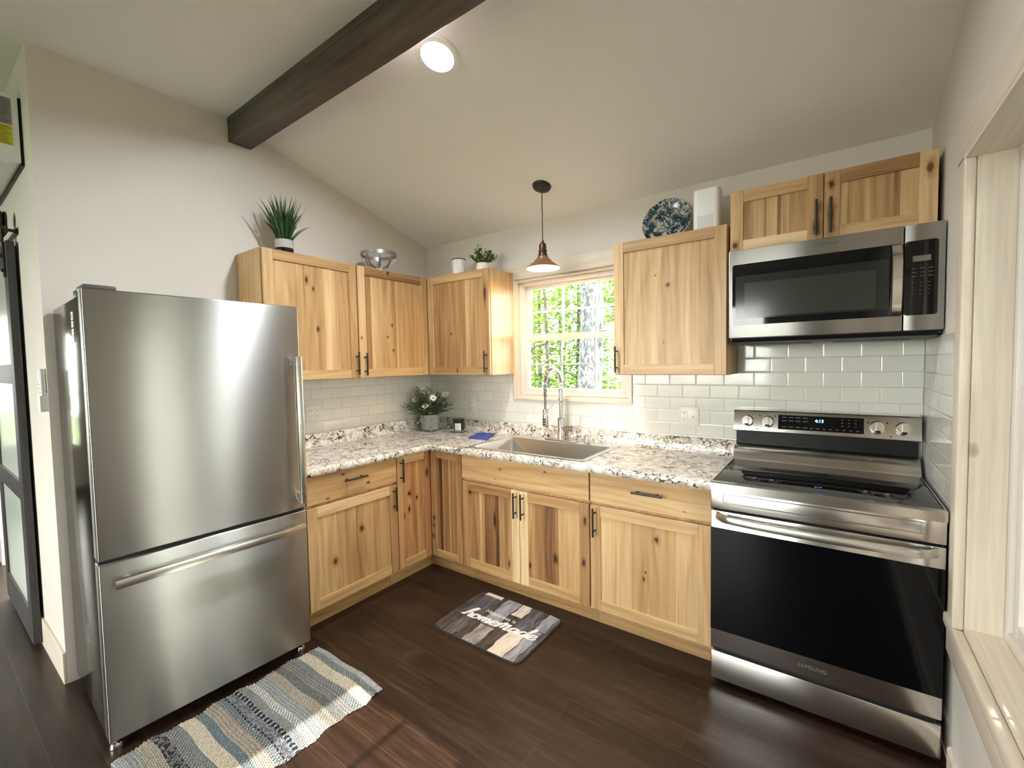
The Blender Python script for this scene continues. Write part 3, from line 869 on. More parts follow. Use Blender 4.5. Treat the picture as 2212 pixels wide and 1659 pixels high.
# arch path in the YZ plane, reaching forward over the bowl
REACH = .205; ZA = FZ+.345
path = []
for k in range(33):
    a = pi*k/32
    path.append(Vector((FX, FY-REACH/2+REACH/2*cos(a), ZA+.048+.098*sin(a))))
path = [Vector((FX, FY, ZA)), Vector((FX, FY, ZA+.024))]+path+[Vector((FX, FY-REACH, ZA+.02)), Vector((FX, FY-REACH, ZA-.02)), Vector((FX, FY-REACH, ZA-.085)), Vector((FX, FY-REACH, ZA-.15))]
m = MB(); m.tube(path, .0075, 10); m.build('hose', M['nickel'], fa)
# helix round the hose
def resample(P, n):
    L = [0]
    for a, b in zip(P, P[1:]): L.append(L[-1]+(b-a).length)
    out = []; j = 0
    for i in range(n):
        s_ = L[-1]*i/(n-1)
        while j < len(L)-2 and L[j+1] < s_: j += 1
        q = (s_-L[j])/max(1e-9, L[j+1]-L[j]); out.append(P[j].lerp(P[j+1], q))
    return out, L[-1]
cp, LL = resample(path[:-3]+[Vector((FX, FY-REACH, ZA-.030))], 420)
turns = LL/0.0098; hx = []
for i, p in enumerate(cp):
    t_ = (cp[min(i+1, len(cp)-1)]-cp[max(i-1, 0)]).normalized()
    e1 = Vector((1, 0, 0)); e2 = t_.cross(e1)
    a = 2*pi*turns*i/(len(cp)-1)
    hx.append(p+(e1*cos(a)+e2*sin(a))*.0138)
m = MB(); m.tube(hx, .0030, 5); m.build('spring', M['chrome'], fa)
m = MB(); m.tube([(FX, FY, FZ+.277), (FX, FY-REACH, FZ+.222)], .0048, 10)
m.lathe([(.013, -.012), (.0175, -.012), (.0175, .012), (.013, .012), (.013, -.012)], (FX, FY-REACH, FZ+.222))
m.build('support_arm', M['nickel'], fa)
m = MB(); yh = FY-REACH
m.lathe([(0, .212), (.012, .212), (.0125, .204), (.0185, .198), (.0195, .190), (.0195, .124), (.0175, .118), (0, .118)], (FX, yh, FZ))
m.build('spray_head', M['nickel'], fa)
m = MB()
for q in (.170, .152, .135): m.box(FX-.006, FX+.006, yh-.0222, yh-.0172, FZ+q-.006, FZ+q+.006, .002)
m.build('spray_buttons', M['black_plastic'], fa)
so = thing('soap_dispenser', 'stubby brushed steel soap pump set in the sink deck right of the faucet', 'soap dispenser', (1.567, -.095, FZ))
m = MB(); m.lathe([(0, 0), (.021, 0), (.021, .004), (.013, .007), (.012, .040), (.0135, .042), (.0135, .058), (0, .060)], (1.567, -.095, FZ))
m.build('pump', M['nickel'], so)
m = MB(); m.tube([(1.567, -.095, FZ+.050), (1.567, -.125, FZ+.050), (1.567, -.140, FZ+.046)], [.006, .005, .0045], 10)
m.build('spout', M['nickel'], so)

# ================================================================== REFRIGERATOR  (local frame: x = out of the front, y = to the right, origin at the front left foot)
fr = thing('refrigerator', 'tall stainless bottom-freezer refrigerator standing against the left wall', 'refrigerator', (.706, -2.364, 0), R(-2.06), local=True)
FW = .779
m = MB(); m.box(-.690, -.078, .004, FW-.004, .045, 1.742, .006, 3)
m.build('body', M['steel_side'], fr)
m = MB(); m.box(-.60, -.09, .02, FW-.02, .012, .0445); m.build('plinth', M['black_plastic'], fr)
m = MB(); m.box(-.077, -.070, .012, FW-.012, .06, 1.745); m.build('door_seal', M['dark_gap'], fr)
m = MB(); m.box(-.069, 0, 0, FW, .754, 1.760, .005, 3); d1 = m.build('fridge_door', M['steel'], fr)
m = MB(); m.box(-.069, 0, 0, FW, .058, .738, .005, 3); d2 = m.build('freezer_drawer', M['steel'], fr)
m = MB(); m.box(-.066, -.02, .004, FW-.004, .7385, .7535); m.build('gap_shadow', M['dark_gap'], fr)
hm = brushed('handle_steel', (.70, .69, .65), .26, .3)
m = MB(); yc = FW-.036
m.box(.038, .062, yc-.015, yc+.015, .792, 1.512, .003, 2)
m.box(-.001, .040, yc-.012, yc+.012, .800, .835, .003, 2); m.box(-.001, .040, yc-.012, yc+.012, 1.470, 1.505, .003, 2)
m.build('door_handle', hm, d1)
m = MB(); zc = .672
m.box(.038, .062, .034, FW-.030, zc-.017, zc+.017, .003, 2)
m.box(-.001, .040, .044, .082, zc-.012, zc+.012, .003, 2); m.box(-.001, .040, FW-.082, FW-.044, zc-.012, zc+.012, .003, 2)
m.build('drawer_handle', hm, d2)
m = MB(); m.box(-.13, -.010, .006, .10, 1.7605, 1.776, .005, 2); m.box(-.20, -.13, .006, .075, 1.7425, 1.770, .005, 2)
m.build('hinge_cover', M['grey_body'], fr)
for y in (.028, FW-.028):
    m = MB(); m.lathe([(0, 0), (.022, 0), (.024, .010), (.018, .024), (.010, .028), (.010, .0455), (0, .0455)], (-.055 if y < .4 else -.055, y, 0.0))
    m.build('foot', M['chrome'], fr)
m = MB()
stk = plain('sticker_white', (.72, .72, .70), .4)
for i, (z0, z1) in enumerate(((1.660, 1.692), (1.632, 1.656), (1.600, 1.626), (1.574, 1.597))):
    m = MB(); m.box(-.245, -.205, .0022, .0038, z0, z1); so = m.build('sticker', stk, fr, smooth=0)
    m = MB(); m.box(-.238, -.214, .0014, .0021, z0+(z1-z0)*.55, z0+(z1-z0)*.68); m.box(-.238, -.222, .0014, .0021, z0+(z1-z0)*.25, z0+(z1-z0)*.38)
    m.build('print_lines', M['letter_dark'], so, smooth=0)

# ================================================================== RANGE
X0, X1 = 2.457, 3.213
rg = thing('electric_range', 'wide stainless freestanding electric range with black glass top and oven door', 'range', ((X0+X1)/2, -.35, 0))
S_ = M['steel_range']
m = MB(); m.box(X0+.002, X1-.002, -.632, -.012, .03, .905, .003, 1); m.build('body', M['grey_body'], rg)
m = MB(); m.box(X0+.006, X1-.006, -.668, -.14, .906, .9245, .003, 2); m.build('glass_cooktop', M['black_glass'], rg)
# front rim of the cooktop and the recessed fascia below
m = MB(); m.prism([(-.668, .926), (-.690, .926), (-.694, .921), (-.694, .888), (-.668, .888)], X0, X1, axis=0)
m.prism([(-.668, .926), (-.14, .926), (-.14, .905), (-.668, .905)], X0, X0+.0055, axis=0); m.prism([(-.668, .926), (-.14, .926), (-.14, .905), (-.668, .905)], X1-.0055, X1, axis=0)
m.build('cooktop_rim', S_, rg)
m = MB(); yf = -.686
m.box(X0, X1, yf, -.633, .806, .8868, .004, 2)
fas = m.build('fascia', S_, rg)
m = MB()
def frame_ring(mb, x0, x1, z0, z1, w, y0, y1):
    mb.box(x0, x1, y0, y1, z0, z0+w, .0012, 1); mb.box(x0, x1, y0, y1, z1-w, z1, .0012, 1)
    mb.box(x0, x0+w, y0, y1, z0+w, z1-w, .0012, 1); mb.box(x1-w, x1, y0, y1, z0+w, z1-w, .0012, 1)
frame_ring(m, X0+.050, X1-.050, .834, .877, .003, yf-.0025, yf-.0002)
frame_ring(m, X0+.066, X1-.066, .836, .875, .002, yf-.0015, yf-.0002)
m.build('pressed_panel', S_, fas)
m = MB(); m.box(X0+.004, X1-.004, -.655, -.6325, .7965, .8055); m.build('door_gap', M['dark_gap'], rg)
# oven door
m = MB(); m.box(X0, X1, -.680, -.634, .1765, .7955, .004, 2)
dr = m.build('oven_door', S_, rg)
m = MB(); m.box(X0+.0005, X1-.0005, -.6818, -.6802, .2585, .7195); m.build('oven_glass', M['oven_glass'], dr)
m = MB()
pts = []
for k in range(25):
    q = k/24; pts.append((X0+.024+q*(X1-X0-.048), -.700-.042*(1-(2*q-1)**2)**.5*1.0 if 0 < q < 1 else -.684, .776))
prof_h = [(-.008, -.016), (.006, -.017), (.009, -.008), (.009, .008), (.004, .016), (-.008, .015)]
v = []; f = []
for p in pts:
    for a, b in prof_h: v.append((p[0], p[1]-a, p[2]+b))
n = len(prof_h)
for i in range(len(pts)-1):
    for k in range(n): f.append((i*n+k, i*n+(k+1) % n, (i+1)*n+(k+1) % n, (i+1)*n+k))
f.append(tuple(range(n))); f.append(tuple((len(pts)-1)*n+k for k in range(n)))
m.add(v, f)
m.box(X0+.020, X0+.036, -.690, -.6795, .760, .792, .002); m.box(X1-.036, X1-.020, -.690, -.6795, .760, .792, .002)
m.build('door_handle', hm, dr)
text('range_lettering', 'SAMSUNG', .021, ((X0+X1)/2, -.6806, .217), (R(90), 0, 0), plain('etched_lettering', (.20, .20, .19), .4, .5), dr)
m = MB(); m.box(X0+.01, X1-.01, -.655, -.633, .1555, .1762); m.build('drawer_gap', M['dark_gap'], rg)
m = MB(); m.box(X0, X1, -.676, -.633, .030, .155, .004, 2); m.build('storage_drawer', S_, rg)
for x in (X0+.05, X1-.05):
    for y in (-.56, -.08):
        m = MB(); m.lathe([(0, 0), (.016, 0), (.016, .0295), (0, .0295)], (x, y, 0), n=14); m.build('foot', M['black_plastic'], rg)
# backguard
m = MB(); v0 = 0.0
m.prism([(-.016, .905), (-.139, .905), (-.139, .928), (-.132, .934), (-.122, .955), (-.104, .978), (-.080, .993), (-.066, .998), (-.016, .998)], X0, X1, axis=0)
m.build('back_riser', S_, rg, smooth=50)
m = MB(); m.box(X0+.004, X1-.004, -.060, -.016, .9985, 1.0735)
for k in range(26):
    x = X0+.08+k*.0235; m.box(x, x+.015, -.0635, -.0602, 1.008, 1.013)
m.build('vent_recess', M['black_plastic'], rg, smooth=0)
m = MB(); m.prism([(-.016, 1.074), (-.120, 1.074), (-.124, 1.080), (-.106, 1.180), (-.100, 1.186), (-.016, 1.186)], X0, X1, axis=0)
cpn = m.build('control_panel', S_, rg)
tl = math.atan2(.018, .100)             # lean of the panel face
def onp(x, z, off=0.0):
    y = -.124+(z-1.080)*.18
    return Vector((x, y-off*cos(tl), z+off*sin(tl)*-1*-1))
fn = Vector((0, -cos(tl), sin(tl)))
eu = Vector((0, sin(tl), cos(tl)))
m = MB()
def panel_box(mb, x0, x1, z0, z1, o0, o1, **kw):
    c = []
    for o in (o0, o1):
        for x, z in ((x0, z0), (x1, z0), (x1, z1), (x0, z1)):
            c.append(Vector((x, -.124, 1.080))+eu*((z-1.080)/cos(tl))+fn*o)
    mb.add(c, [(0, 1, 2, 3), (7, 6, 5, 4), (0, 4, 5, 1), (1, 5, 6, 2), (2, 6, 7, 3), (3, 7, 4, 0)], **kw)
panel_box(m, 2.664, 3.011, 1.096, 1.168, .0002, .0022)
dsp = m.build('display', M['black_glass'], cpn, smooth=0)
cl = text('clock_digits', '4:13', .021, Vector((2.838, -.124, 1.080))+eu*.0655+fn*.0026, (R(90)-tl, 0, 0), M['clock'], dsp)
cl['label'] = 'blue lit clock digits'
m = MB()
for i in range(4):
    for z in (1.108, 1.138, 1.155): panel_box(m, 2.680+i*.030, 2.700+i*.030, z, z+.003, .0023, .0027)
for i in range(8): panel_box(m, 2.800+i*.026, 2.811+i*.026, 1.106, 1.109, .0023, .0027)
for i in range(3):
    for z in (1.125, 1.14, 1.155): panel_box(m, 2.925+i*.026, 2.932+i*.026, z, z+.003, .0023, .0027)
m.build('key_legends', plain('legend_grey', (.10, .10, .10), .5), dsp, smooth=0)
for x in (2.523, 2.617, 3.060, 3.152):
    kc = Vector((x, -.124, 1.080))+eu*.0505
    m = MB(); m.lathe([(.030, .0002), (.030, .004), (.0275, .006), (.0265, .018), (.025, .021), (0, .021)], kc, fn, 32)
    ko = m.build('knob', M['chrome'], cpn)
    m = MB(); c = []
    for o in (.0205, .034):
        for dx, du in ((-.0075, -.024), (.0075, -.024), (.0075, .024), (-.0075, .024)): c.append(kc+Vector((dx*(1 if o < .03 else .8), 0, 0))+eu*du+fn*o)
    m.add(c, [(0, 1, 2, 3), (7, 6, 5, 4), (0, 4, 5, 1), (1, 5, 6, 2), (2, 6, 7, 3), (3, 7, 4, 0)])
    m.build('grip', M['chrome'], ko, smooth=0)
    m = MB(); c = []
    for o in (.021, .0345):
        for dx, du in ((-.009, -.026), (.009, -.026), (.009, -.016), (-.009, -.016)): c.append(kc+Vector((dx, 0, 0))+eu*du+fn*o)
    m.add(c, [(0, 1, 2, 3), (7, 6, 5, 4), (0, 4, 5, 1), (1, 5, 6, 2), (2, 6, 7, 3), (3, 7, 4, 0)])
    m.build('pointer', M['black_plastic'], ko, smooth=0)
m = MB()
for x, z in ((2.580, 1.160), (2.650, 1.160), (3.025, 1.150), (3.095, 1.152), (2.570, 1.090), (3.107, 1.092)): panel_box(m, x-.003, x+.003, z-.003, z+.003, .0002, .0008)
m.build('burner_marks', M['black_plastic'], cpn, smooth=0)

# ================================================================== MICROWAVE
A0, A1, MF, MZ0, MZ1 = 2.4775, 3.2335, -.399, 1.560, 1.9755
mw = thing('microwave_oven', 'stainless over-the-range microwave with black glass door and control panel', 'microwave', ((A0+A1)/2, -.2, 1.53))
m = MB(); m.box(A0+.004, A1-.004, -.372, -.012, 1.545, 1.970, .004, 2); m.build('body', M['grey_body'], mw)
m = MB(); m.prism([(-.388, 1.557), (-.380, 1.540), (-.345, 1.531), (-.10, 1.535), (-.06, 1.5445), (-.372, 1.5445), (-.372, 1.557)], A0+.012, A1-.012, axis=0)
bs = m.build('vent_base', M['black_plastic'], mw)
m = MB()
for k in range(2):
    m.box(A0+.07+k*.34, A0+.33+k*.34, -.33, -.14, 1.5265, 1.5305, .002)
m.build('grease_filter', plain('filter_mesh', (.12, .12, .12), .5, .5), bs)
XS = 3.1125
m = MB(); m.box(A0, XS-.0012, MF, -.3725, MZ0, MZ1, .004, 2); dr = m.build('oven_door', M['steel'], mw)
m = MB(); m.box(XS+.0012, A1, MF, -.3725, MZ0, MZ1, .004, 2); cpn = m.build('control_side', M['steel'], mw)
m = MB()
def plate(mb, x0, x1, z0, z1, r, y0, y1, **kw):
    mb.prism(rrect(x0, x1, z0, z1, r, 5), y0, y1, axis=1, **kw)
plate(m, A0+.016, XS-.002, 1.620, 1.9065, .010, MF-.0015, MF+.001)
gp = m.build('door_glass', M['black_glass'], dr, smooth=0)
m = MB(); plate(m, A0+.030, XS-.046, 1.650, 1.851, .004, MF-.0022, MF-.0016); m.build('dark_border', plain('smoked_border', (.018, .02, .018), .1), gp, smooth=0)
m = MB(); plate(m, A0+.068, XS-.086, 1.658, 1.815, .006, MF-.0030, MF-.0023); m.build('door_window', M['smoke_glass'], gp, smooth=0)
m = MB(); v = []; f = []
for k in range(21):
    q = k/20; z = 1.628+q*.274; b = .036*(1-(2*q-1)**2)**.6
    x0, x1 = XS-.040, XS-.003
    for x, y in ((x0, MF-.004-b), (x0+.004, MF-.010-b), (x1-.004, MF-.010-b), (x1, MF-.004-b), (x1, MF+.000-b*.85), (x0, MF+.000-b*.85)): v.append((x, y, z))
for i in range(20):
    for k in range(6): f.append((i*6+k, i*6+(k+1) % 6, (i+1)*6+(k+1) % 6, (i+1)*6+k))
f += [tuple(range(6)), tuple(120+k for k in range(6))]
m.add(v, f); m.build('door_handle', brushed('arched_handle_steel', (.74, .73, .71), .16, .2), dr, smooth=45)
m = MB(); plate(m, XS+.002, A1-.020, 1.620, 1.910, .010, MF-.0015, MF+.001)
gp = m.build('control_glass', M['black_glass'], cpn, smooth=0)
m = MB(); plate(m, XS+.026, XS+.079, 1.829, 1.851, .002, MF-.0022, MF-.0016)
m.build('display', plain('display_grey', (.16, .165, .14), .3), gp, smooth=0)
m = MB()
for r_, z in enumerate((1.80, 1.785, 1.77, 1.745, 1.730, 1.715, 1.70)):
    for k in range(3):
        x = XS+.024+k*.024
        m.box(x, x+(.014 if r_ < 3 else .005), MF-.0021, MF-.0016, z, z+.003)
m.build('key_legends', plain('legend_brown', (.10, .085, .06), .5), gp, smooth=0)
text('microwave_lettering', 'Whirlpool', .020, ((A0+A1)/2+.003, MF-.0006, 1.9495), (R(90), 0, 0), M['letter_dark'], dr)
m = MB(); v = []; f = []
for k in range(25):
    a = R(-150+k*12.0); rx, rz = .028, .0085
    x, z = 2.868+rx*cos(a), 1.951+rz*sin(a)+(rx*cos(a))*.28
    wd = .0009+.0007*sin(pi*k/24)
    v += [(x, MF-.0012, z-wd), (x, MF-.0012, z+wd)]
for k in range(24): f.append((2*k, 2*k+2, 2*k+3, 2*k+1))
m.add(v, f); m.build('lettering_swoosh', M['chrome'], dr, smooth=0)

# ================================================================== OUTLETS
def receptacle(mb, cx, cz, F, sc=1.0):
    for s in (-1, 1):
        z = cz+s*.0195
        mb.box(cx-.0075, cx-.0050, .0, .0022, z+.002, z+.009, mat=1, xf=F); mb.box(cx+.0050, cx+.0075, .0, .0022, z+.002, z+.009, mat=1, xf=F)
        mb.box(cx-.002, cx+.002, .0, .0022, z-.008, z-.004, mat=1, xf=F)
def outlet(name, label, F, h, z, d0, gangs, loc):
    o = thing(name, label, 'outlet', loc)
    W = .070 if len(gangs) == 1 else .118
    G = lambda a, d, q: F(a, d0+d, q)
    m = MB(G); m.box(h-W/2, h+W/2, .0, .006, z-.058, z+.058, .0025, 2); m.build('cover_plate', M['ivory_plastic'], o)
    for i, g in enumerate(gangs):
        c = h+(0 if len(gangs) == 1 else (-.023 if i == 0 else .023))
        if g == 'switch':
            m = MB(G); m.box(c-.005, c+.005, .0062, .0075, z-.013, z+.013); m.box(c-.0035, c+.0035, .0076, .018, z-.010, z+.002, .001, 1)
            m.build('toggle_switch', M['white_plastic'], o)
        else:
            m = MB(G); m.box(c-.0165, c+.0165, .0062, .0085, z-.034, z+.034, .0015, 1)
            if g == 'gfci': m.box(c-.012, c+.012, .0086, .0098, z-.006, z+.006, .0006, 1)
            ro = m.build('receptacle', M['white_plastic'], o)
            m = MB(G)
            for s in (-1, 1):
                q = z+s*.0195
                m.box(c-.0080, c-.0052, .0086, .0092, q+.001, q+.009); m.box(c+.0052, c+.0080, .0086, .0092, q+.001, q+.009); m.box(c-.0025, c+.0025, .0086, .0092, q-.009, q-.004)
            m.build('slots', M['dark_gap'], ro, smooth=0)
    return o
outlet('wall_outlet', 'white double outlet on the tiled left wall between fridge and flowers', F_left, -1.107, 1.140, .0082, ('gfci', 'duplex'), (.0082, -1.107, 1.14))
outlet('wall_outlet', 'small single white outlet above the black candle', F_back, .492, 1.119, .0082, ('duplex',), (.492, -.0082, 1.119))
outlet('wall_outlet', 'white outlet and toggle switch plate on the tile left of the range', F_back, 2.195, 1.124, .0082, ('gfci', 'switch'), (2.195, -.0082, 1.124))

# ================================================================== THINGS ON THE CABINETS
CT = 2.1346
def blade(mb, base, tip, bend, w, tone, n=7):
    base = Vector(base); tip = Vector(tip); mid = (base+tip)/2+Vector(bend)
    d = (tip-base); side_ = d.cross(Vector((random.uniform(-1, 1), random.uniform(-1, 1), .2))).normalized()
    v = []; f = []
    for i in range(n+1):
        q = i/n
        p = base*(1-q)**2+mid*2*q*(1-q)+tip*q*q
        ww = w*(.75+.5*q if q < .35 else .925*(1-((q-.35)/.65)**1.6))+.0002
        fold = d.cross(side_).normalized()*ww*.35
        v += [p-side_*ww, p+fold, p+side_*ww]
    for i in range(n):
        f += [(3*i, 3*i+1, 3*i+4, 3*i+3), (3*i+1, 3*i+2, 3*i+5, 3*i+4)]
    mb.add(v, f, tone=tone)

px, py = .150, -1.335
g = thing('potted_grass', 'spiky green grass plant in a two-tone grey and black pot on the cabinet', 'potted plant', (px, py, CT))
m = MB(); pr_ = [(0, 0), (.050, 0), (.0525, .004), (.0525, .052)]
m.lathe(pr_, (px, py, CT), n=40, mat=0)
m.lathe([(.0525, .052), (.0525, .100), (.050, .103), (.047, .100), (.047, .080), (0, .080)], (px, py, CT), n=40, mat=1)
m.build('pot', [plain('glazed_black', (.008, .008, .008), .12), plain('glazed_grey', (.44, .44, .41), .18)], g)
m = MB(); random.seed(21)
for i in range(150):
    a = random.uniform(0, 2*pi); r0 = random.uniform(0, .036); sp = random.uniform(.02, .14)*(.4+r0/.05)
    hgt = random.uniform(.13, .30)*(1-.20*sp/.155)
    b = (px+r0*cos(a), py+r0*sin(a), CT+.078)
    t_ = (max(.012, px+(r0+sp)*cos(a)), py+(r0+sp)*sin(a), CT+.09+hgt)
    blade(m, b, t_, (-.02*cos(a), -.02*sin(a), .03), random.uniform(.0038, .0064), random.uniform(-1, 1))
m.build('grass_blades', M['leaf_grass'], g, smooth=60, recalc=False)

# galvanised strip bowl on a white foot
bx_, by_ = .200, -.672
w_ = thing('wire_bowl', 'open basket bowl of grey metal strips on a small white foot', 'bowl', (bx_, by_, CT))
galv = plain('galvanised_strip', (.36, .37, .37), .38, .9)
m = MB(); m.lathe([(0, 0), (.034, 0), (.036, .004), (.030, .020), (.032, .030), (0, .030)], (bx_, by_, CT), n=32)
m.build('foot', plain('white_ceramic', (.78, .76, .72), .3), w_)
RB = .124; HB = .135
m = MB(); m.lathe([(RB-.0012, .118), (RB+.0008, .118), (RB+.0008, .142), (RB-.0012, .142), (RB-.0012, .118)], (bx_, by_, CT), n=48)
m.build('rim_band', galv, w_)
for k in range(8):
    m = MB(); a = 2*pi*k/8+.2; v = []; f = []
    for i in range(13):
        q = i/12; ph = q*pi/2; r = .024+(RB-.025)*sin(ph)**.9; z = .029+(.110)*(1-cos(ph))
        e = Vector((cos(a), sin(a), 0)); s_ = Vector((-sin(a), cos(a), 0))*.0075
        p = Vector((bx_, by_, CT+z))+e*r
        v += [p-s_, p+s_, p+s_-e*.0014+Vector((0, 0, .001)), p-s_-e*.0014+Vector((0, 0, .001))]
    for i in range(12):
        for c_ in range(4): f.append((4*i+c_, 4*i+(c_+1) % 4, 4*i+4+(c_+1) % 4, 4*i+4+c_))
    f += [(0, 1, 2, 3), (48, 49, 50, 51)]
    m.add(v, f); m.build('strip', galv, w_, smooth=50)

cx_, cy_ = .552, -.200
c = thing('white_canister', 'plain white ceramic canister with a thin grey rim', 'canister', (cx_, cy_, CT))
m = MB(); m.lathe([(0, 0), (.050, 0), (.053, .006), (.053, .118), (.051, .121)], (cx_, cy_, CT), n=40)
t = NT('speckled_white_glaze'); ob = t.obj(); t.p(Base_Color=t.ramp(t.noise(t.scale(ob, (60, 60, 14)), 1, 3), [(.3, (.70, .67, .62)), (.6, (.82, .80, .76))]), Roughness=.35)
m.build('jar', t.m, c)
m = MB(); m.lathe([(.054, .1215), (.055, .124), (.054, .128), (.050, .128), (.046, .126), (0, .126)], (cx_, cy_, CT), n=40)
m.lathe([(0, .1215), (.054, .1215)], (cx_, cy_, CT), n=40)
m.build('lid', plain('grey_lid', (.14, .13, .12), .4), c)

def leaf(mb, p, d, up, ln, wd, tone):
    d = Vector(d).normalized(); up = Vector(up); s_ = d.cross(up)
    s_ = s_.normalized() if s_.length > 1e-4 else d.orthogonal().normalized()
    u_ = s_.cross(d); p = Vector(p)
    v = [p, p+d*ln*.35+s_*wd-u_*wd*.1, p+d*ln*.75+s_*wd*.75, p+d*ln-u_*ln*.12, p+d*ln*.75-s_*wd*.75, p+d*ln*.35-s_*wd-u_*wd*.1, p+d*ln*.5-u_*wd*.45]
    mb.add(v, [(0, 1, 6), (1, 2, 6), (2, 3, 6), (3, 4, 6), (4, 5, 6), (5, 0, 6)], tone=tone)
qx, qy = .785, -.195
s = thing('potted_shrub', 'little leafy green plant in a round white pot beside the canister', 'potted plant', (qx, qy, CT))
m = MB(); m.lathe([(0, 0), (.030, 0), (.046, .015), (.050, .035), (.046, .056), (.040, .066), (.036, .064), (.036, .055), (0, .055)], (qx, qy, CT), n=36)
m.build('pot', plain('matte_white_pot', (.74, .70, .64), .5), s)
m = MB(); st = MB(); random.seed(5)
for i in range(34):
    a = random.uniform(0, 2*pi); sp = random.uniform(.2, 1.0) if i else .1; hh = .105*(1.15-sp*.75) if i else .15
    d = Vector((cos(a)*sp*.085, sin(a)*sp*.085, hh))
    b = Vector((qx+cos(a)*.02, qy+sin(a)*.02, CT+.055))
    st.tube([b, b+d*.5+Vector((0, 0, .01)), b+d], [.0016, .0013, .0008], 5)
    for k in range(9):
        q = .3+.7*k/8; p = b+d*q; aa = random.uniform(0, 2*pi)
        leaf(m, p, (cos(aa), sin(aa), random.uniform(.3, 1.1)), (0, 0, 1), random.uniform(.018, .030), random.uniform(.005, .0085), random.uniform(-1, 1))
st.build('stems', M['leaf_grass'], s)
m.build('foliage', M['leaf_shrub'], s, smooth=0, recalc=False)

# patterned plate leaning on the wall
t = NT('marbled_plate'); ob = t.obj()
wp = t.vmath('ADD', ob, t.scale(t.vmath('SUBTRACT', t.noise(ob, 14, 3, .6, out=1), (.5, .5, .5)), (.10, .10, .10)))
n1 = t.noise(wp, 13, 4, .65, 2.2); n2 = t.noise(t.vmath('ADD', wp, (4, 2, 9)), 22, 3, .6, 2.0)
c_ = t.ramp(n1, [(.36, (.004, .010, .016)), (.45, (.012, .045, .075)), (.505, (.03, .10, .14)), (.53, (.42, .40, .33)), (.60, (.55, .50, .40)), (.64, (.04, .10, .13)), (.72, (.30, .30, .27))])
c_ = t.mix(t.ramp(n2, [(.60, 0.0), (.66, .7)]), c_, (.008, .014, .016))
t.p(Base_Color=c_, Roughness=.15)
plc = Vector((2.083, -.058, CT+.1415))
pn_ = Vector((0, -1, .22)).normalized()
pl = thing('decorative_plate', 'round dark blue and cream patterned plate leaning on the wall', 'plate', (2.083, -.05, CT))
m = MB(); RP = .140
m.lathe([(0, .004), (.080, .004), (.095, .008), (RP-.004, .016), (RP, .017)], plc, pn_, 56, mat=0)
m.lathe([(RP, .017), (RP+.001, .015), (RP-.002, .013), (.095, .004), (.080, -.001), (0, -.001)], plc, pn_, 56, mat=1)
m.build('dish', [t.m, plain('cream_glaze', (.62, .58, .48), .25)], pl)

bxx, byy = 2.332, -.165
b = thing('white_purifier', 'upright white box appliance with a dotted grille beside the plate', 'appliance', (bxx, byy, CT))
m = MB(); loops(m, [(rrect(bxx-.0665, bxx+.0665, byy-.05, byy+.05, .024, 6), CT), (rrect(bxx-.0665, bxx+.0665, byy-.05, byy+.05, .024, 6), CT+.228), (rrect(bxx-.0645, bxx+.0645, byy-.048, byy+.048, .022, 6), CT+.2305)], True, True)
m.build('case', M['white_plastic'], b)
m = MB()
for i in range(13):
    for k in range(13):
        x = bxx-.038+i*.0062; z = CT+.020+k*.0056
        m.box(x-.0013, x+.0013, byy-.0508, byy-.0501, z-.0013, z+.0013)
m.build('grille', plain('grille_grey', (.22, .21, .20), .6), b, smooth=0)

# ================================================================== THINGS ON THE COUNTER
CZ = .9146
kx, ky = .195, -.205
f_ = thing('flower_pot', 'arrangement of white daisies and greenery in an embossed grey pot', 'flower arrangement', (kx, ky, CZ))
t = NT('embossed_grey_pot'); ob = t.obj()
e_ = t.n('ShaderNodeTexVoronoi', {'Vector': ob, 'Scale': 120.0}).outputs['Distance']
t.p(Base_Color=t.ramp(e_, [(.2, (.46, .46, .42)), (.6, (.26, .26, .24))]), Roughness=.7); t.bump(e_, .6, .003)
m = MB(); m.lathe([(0, .012), (.064, .012), (.069, .019), (.076, .100), (.076, .106), (.079, .108), (.080, .136), (.075, .138), (.072, .124), (0, .122)], (kx, ky, CZ), n=40)
for k in range(3):
    a = 2*pi*k/3-.6; m.lathe([(0, 0), (.009, 0), (.011, .013), (0, .013)], (kx+.052*cos(a), ky+.052*sin(a), CZ), n=12)
m.build('pot', t.m, f_)
random.seed(11); m = MB(); st = MB()
for i in range(110):
    a = random.uniform(0, 2*pi); el = random.uniform(.05, 1.0)
    L_ = random.uniform(.13, .225)*(1.0 if el < .7 else 1.1)
    d = Vector((cos(a)*cos(el*1.45), sin(a)*cos(el*1.45), sin(el*1.45)+.12)).normalized()*L_
    b0 = Vector((kx+.03*cos(a), ky+.03*sin(a), CZ+.122))
    tip = b0+d
    tip.x = max(tip.x, .045); tip.y = min(tip.y, -.045)
    md = (b0+tip)/2+Vector((0, 0, .018))
    st.tube([b0, md, tip], [.0016, .0013, .0008], 5)
    for k in range(15):
        q = .25+.75*k/14; p = b0*(1-q)**2+md*2*q*(1-q)+tip*q*q; aa = random.uniform(0, 2*pi)
        big = random.random() < .18
        leaf(m, p, (cos(aa), sin(aa), random.uniform(-.3, .9)), (0, 0, 1), random.uniform(.012, .021)*(1.7 if big else 1), random.uniform(.0048, .0078)*(1.8 if big else 1), random.uniform(-1, 1))
st.build('stems', M['leaf_sprig'], f_)
m.build('foliage', M['leaf_sprig'], f_, smooth=0, recalc=False)
pet = plain('white_petal', (.84, .83, .78), .6); eye = plain('flower_eye', (.06, .05, .06), .6)
camp = Vector((2.885, -2.76, 1.46))
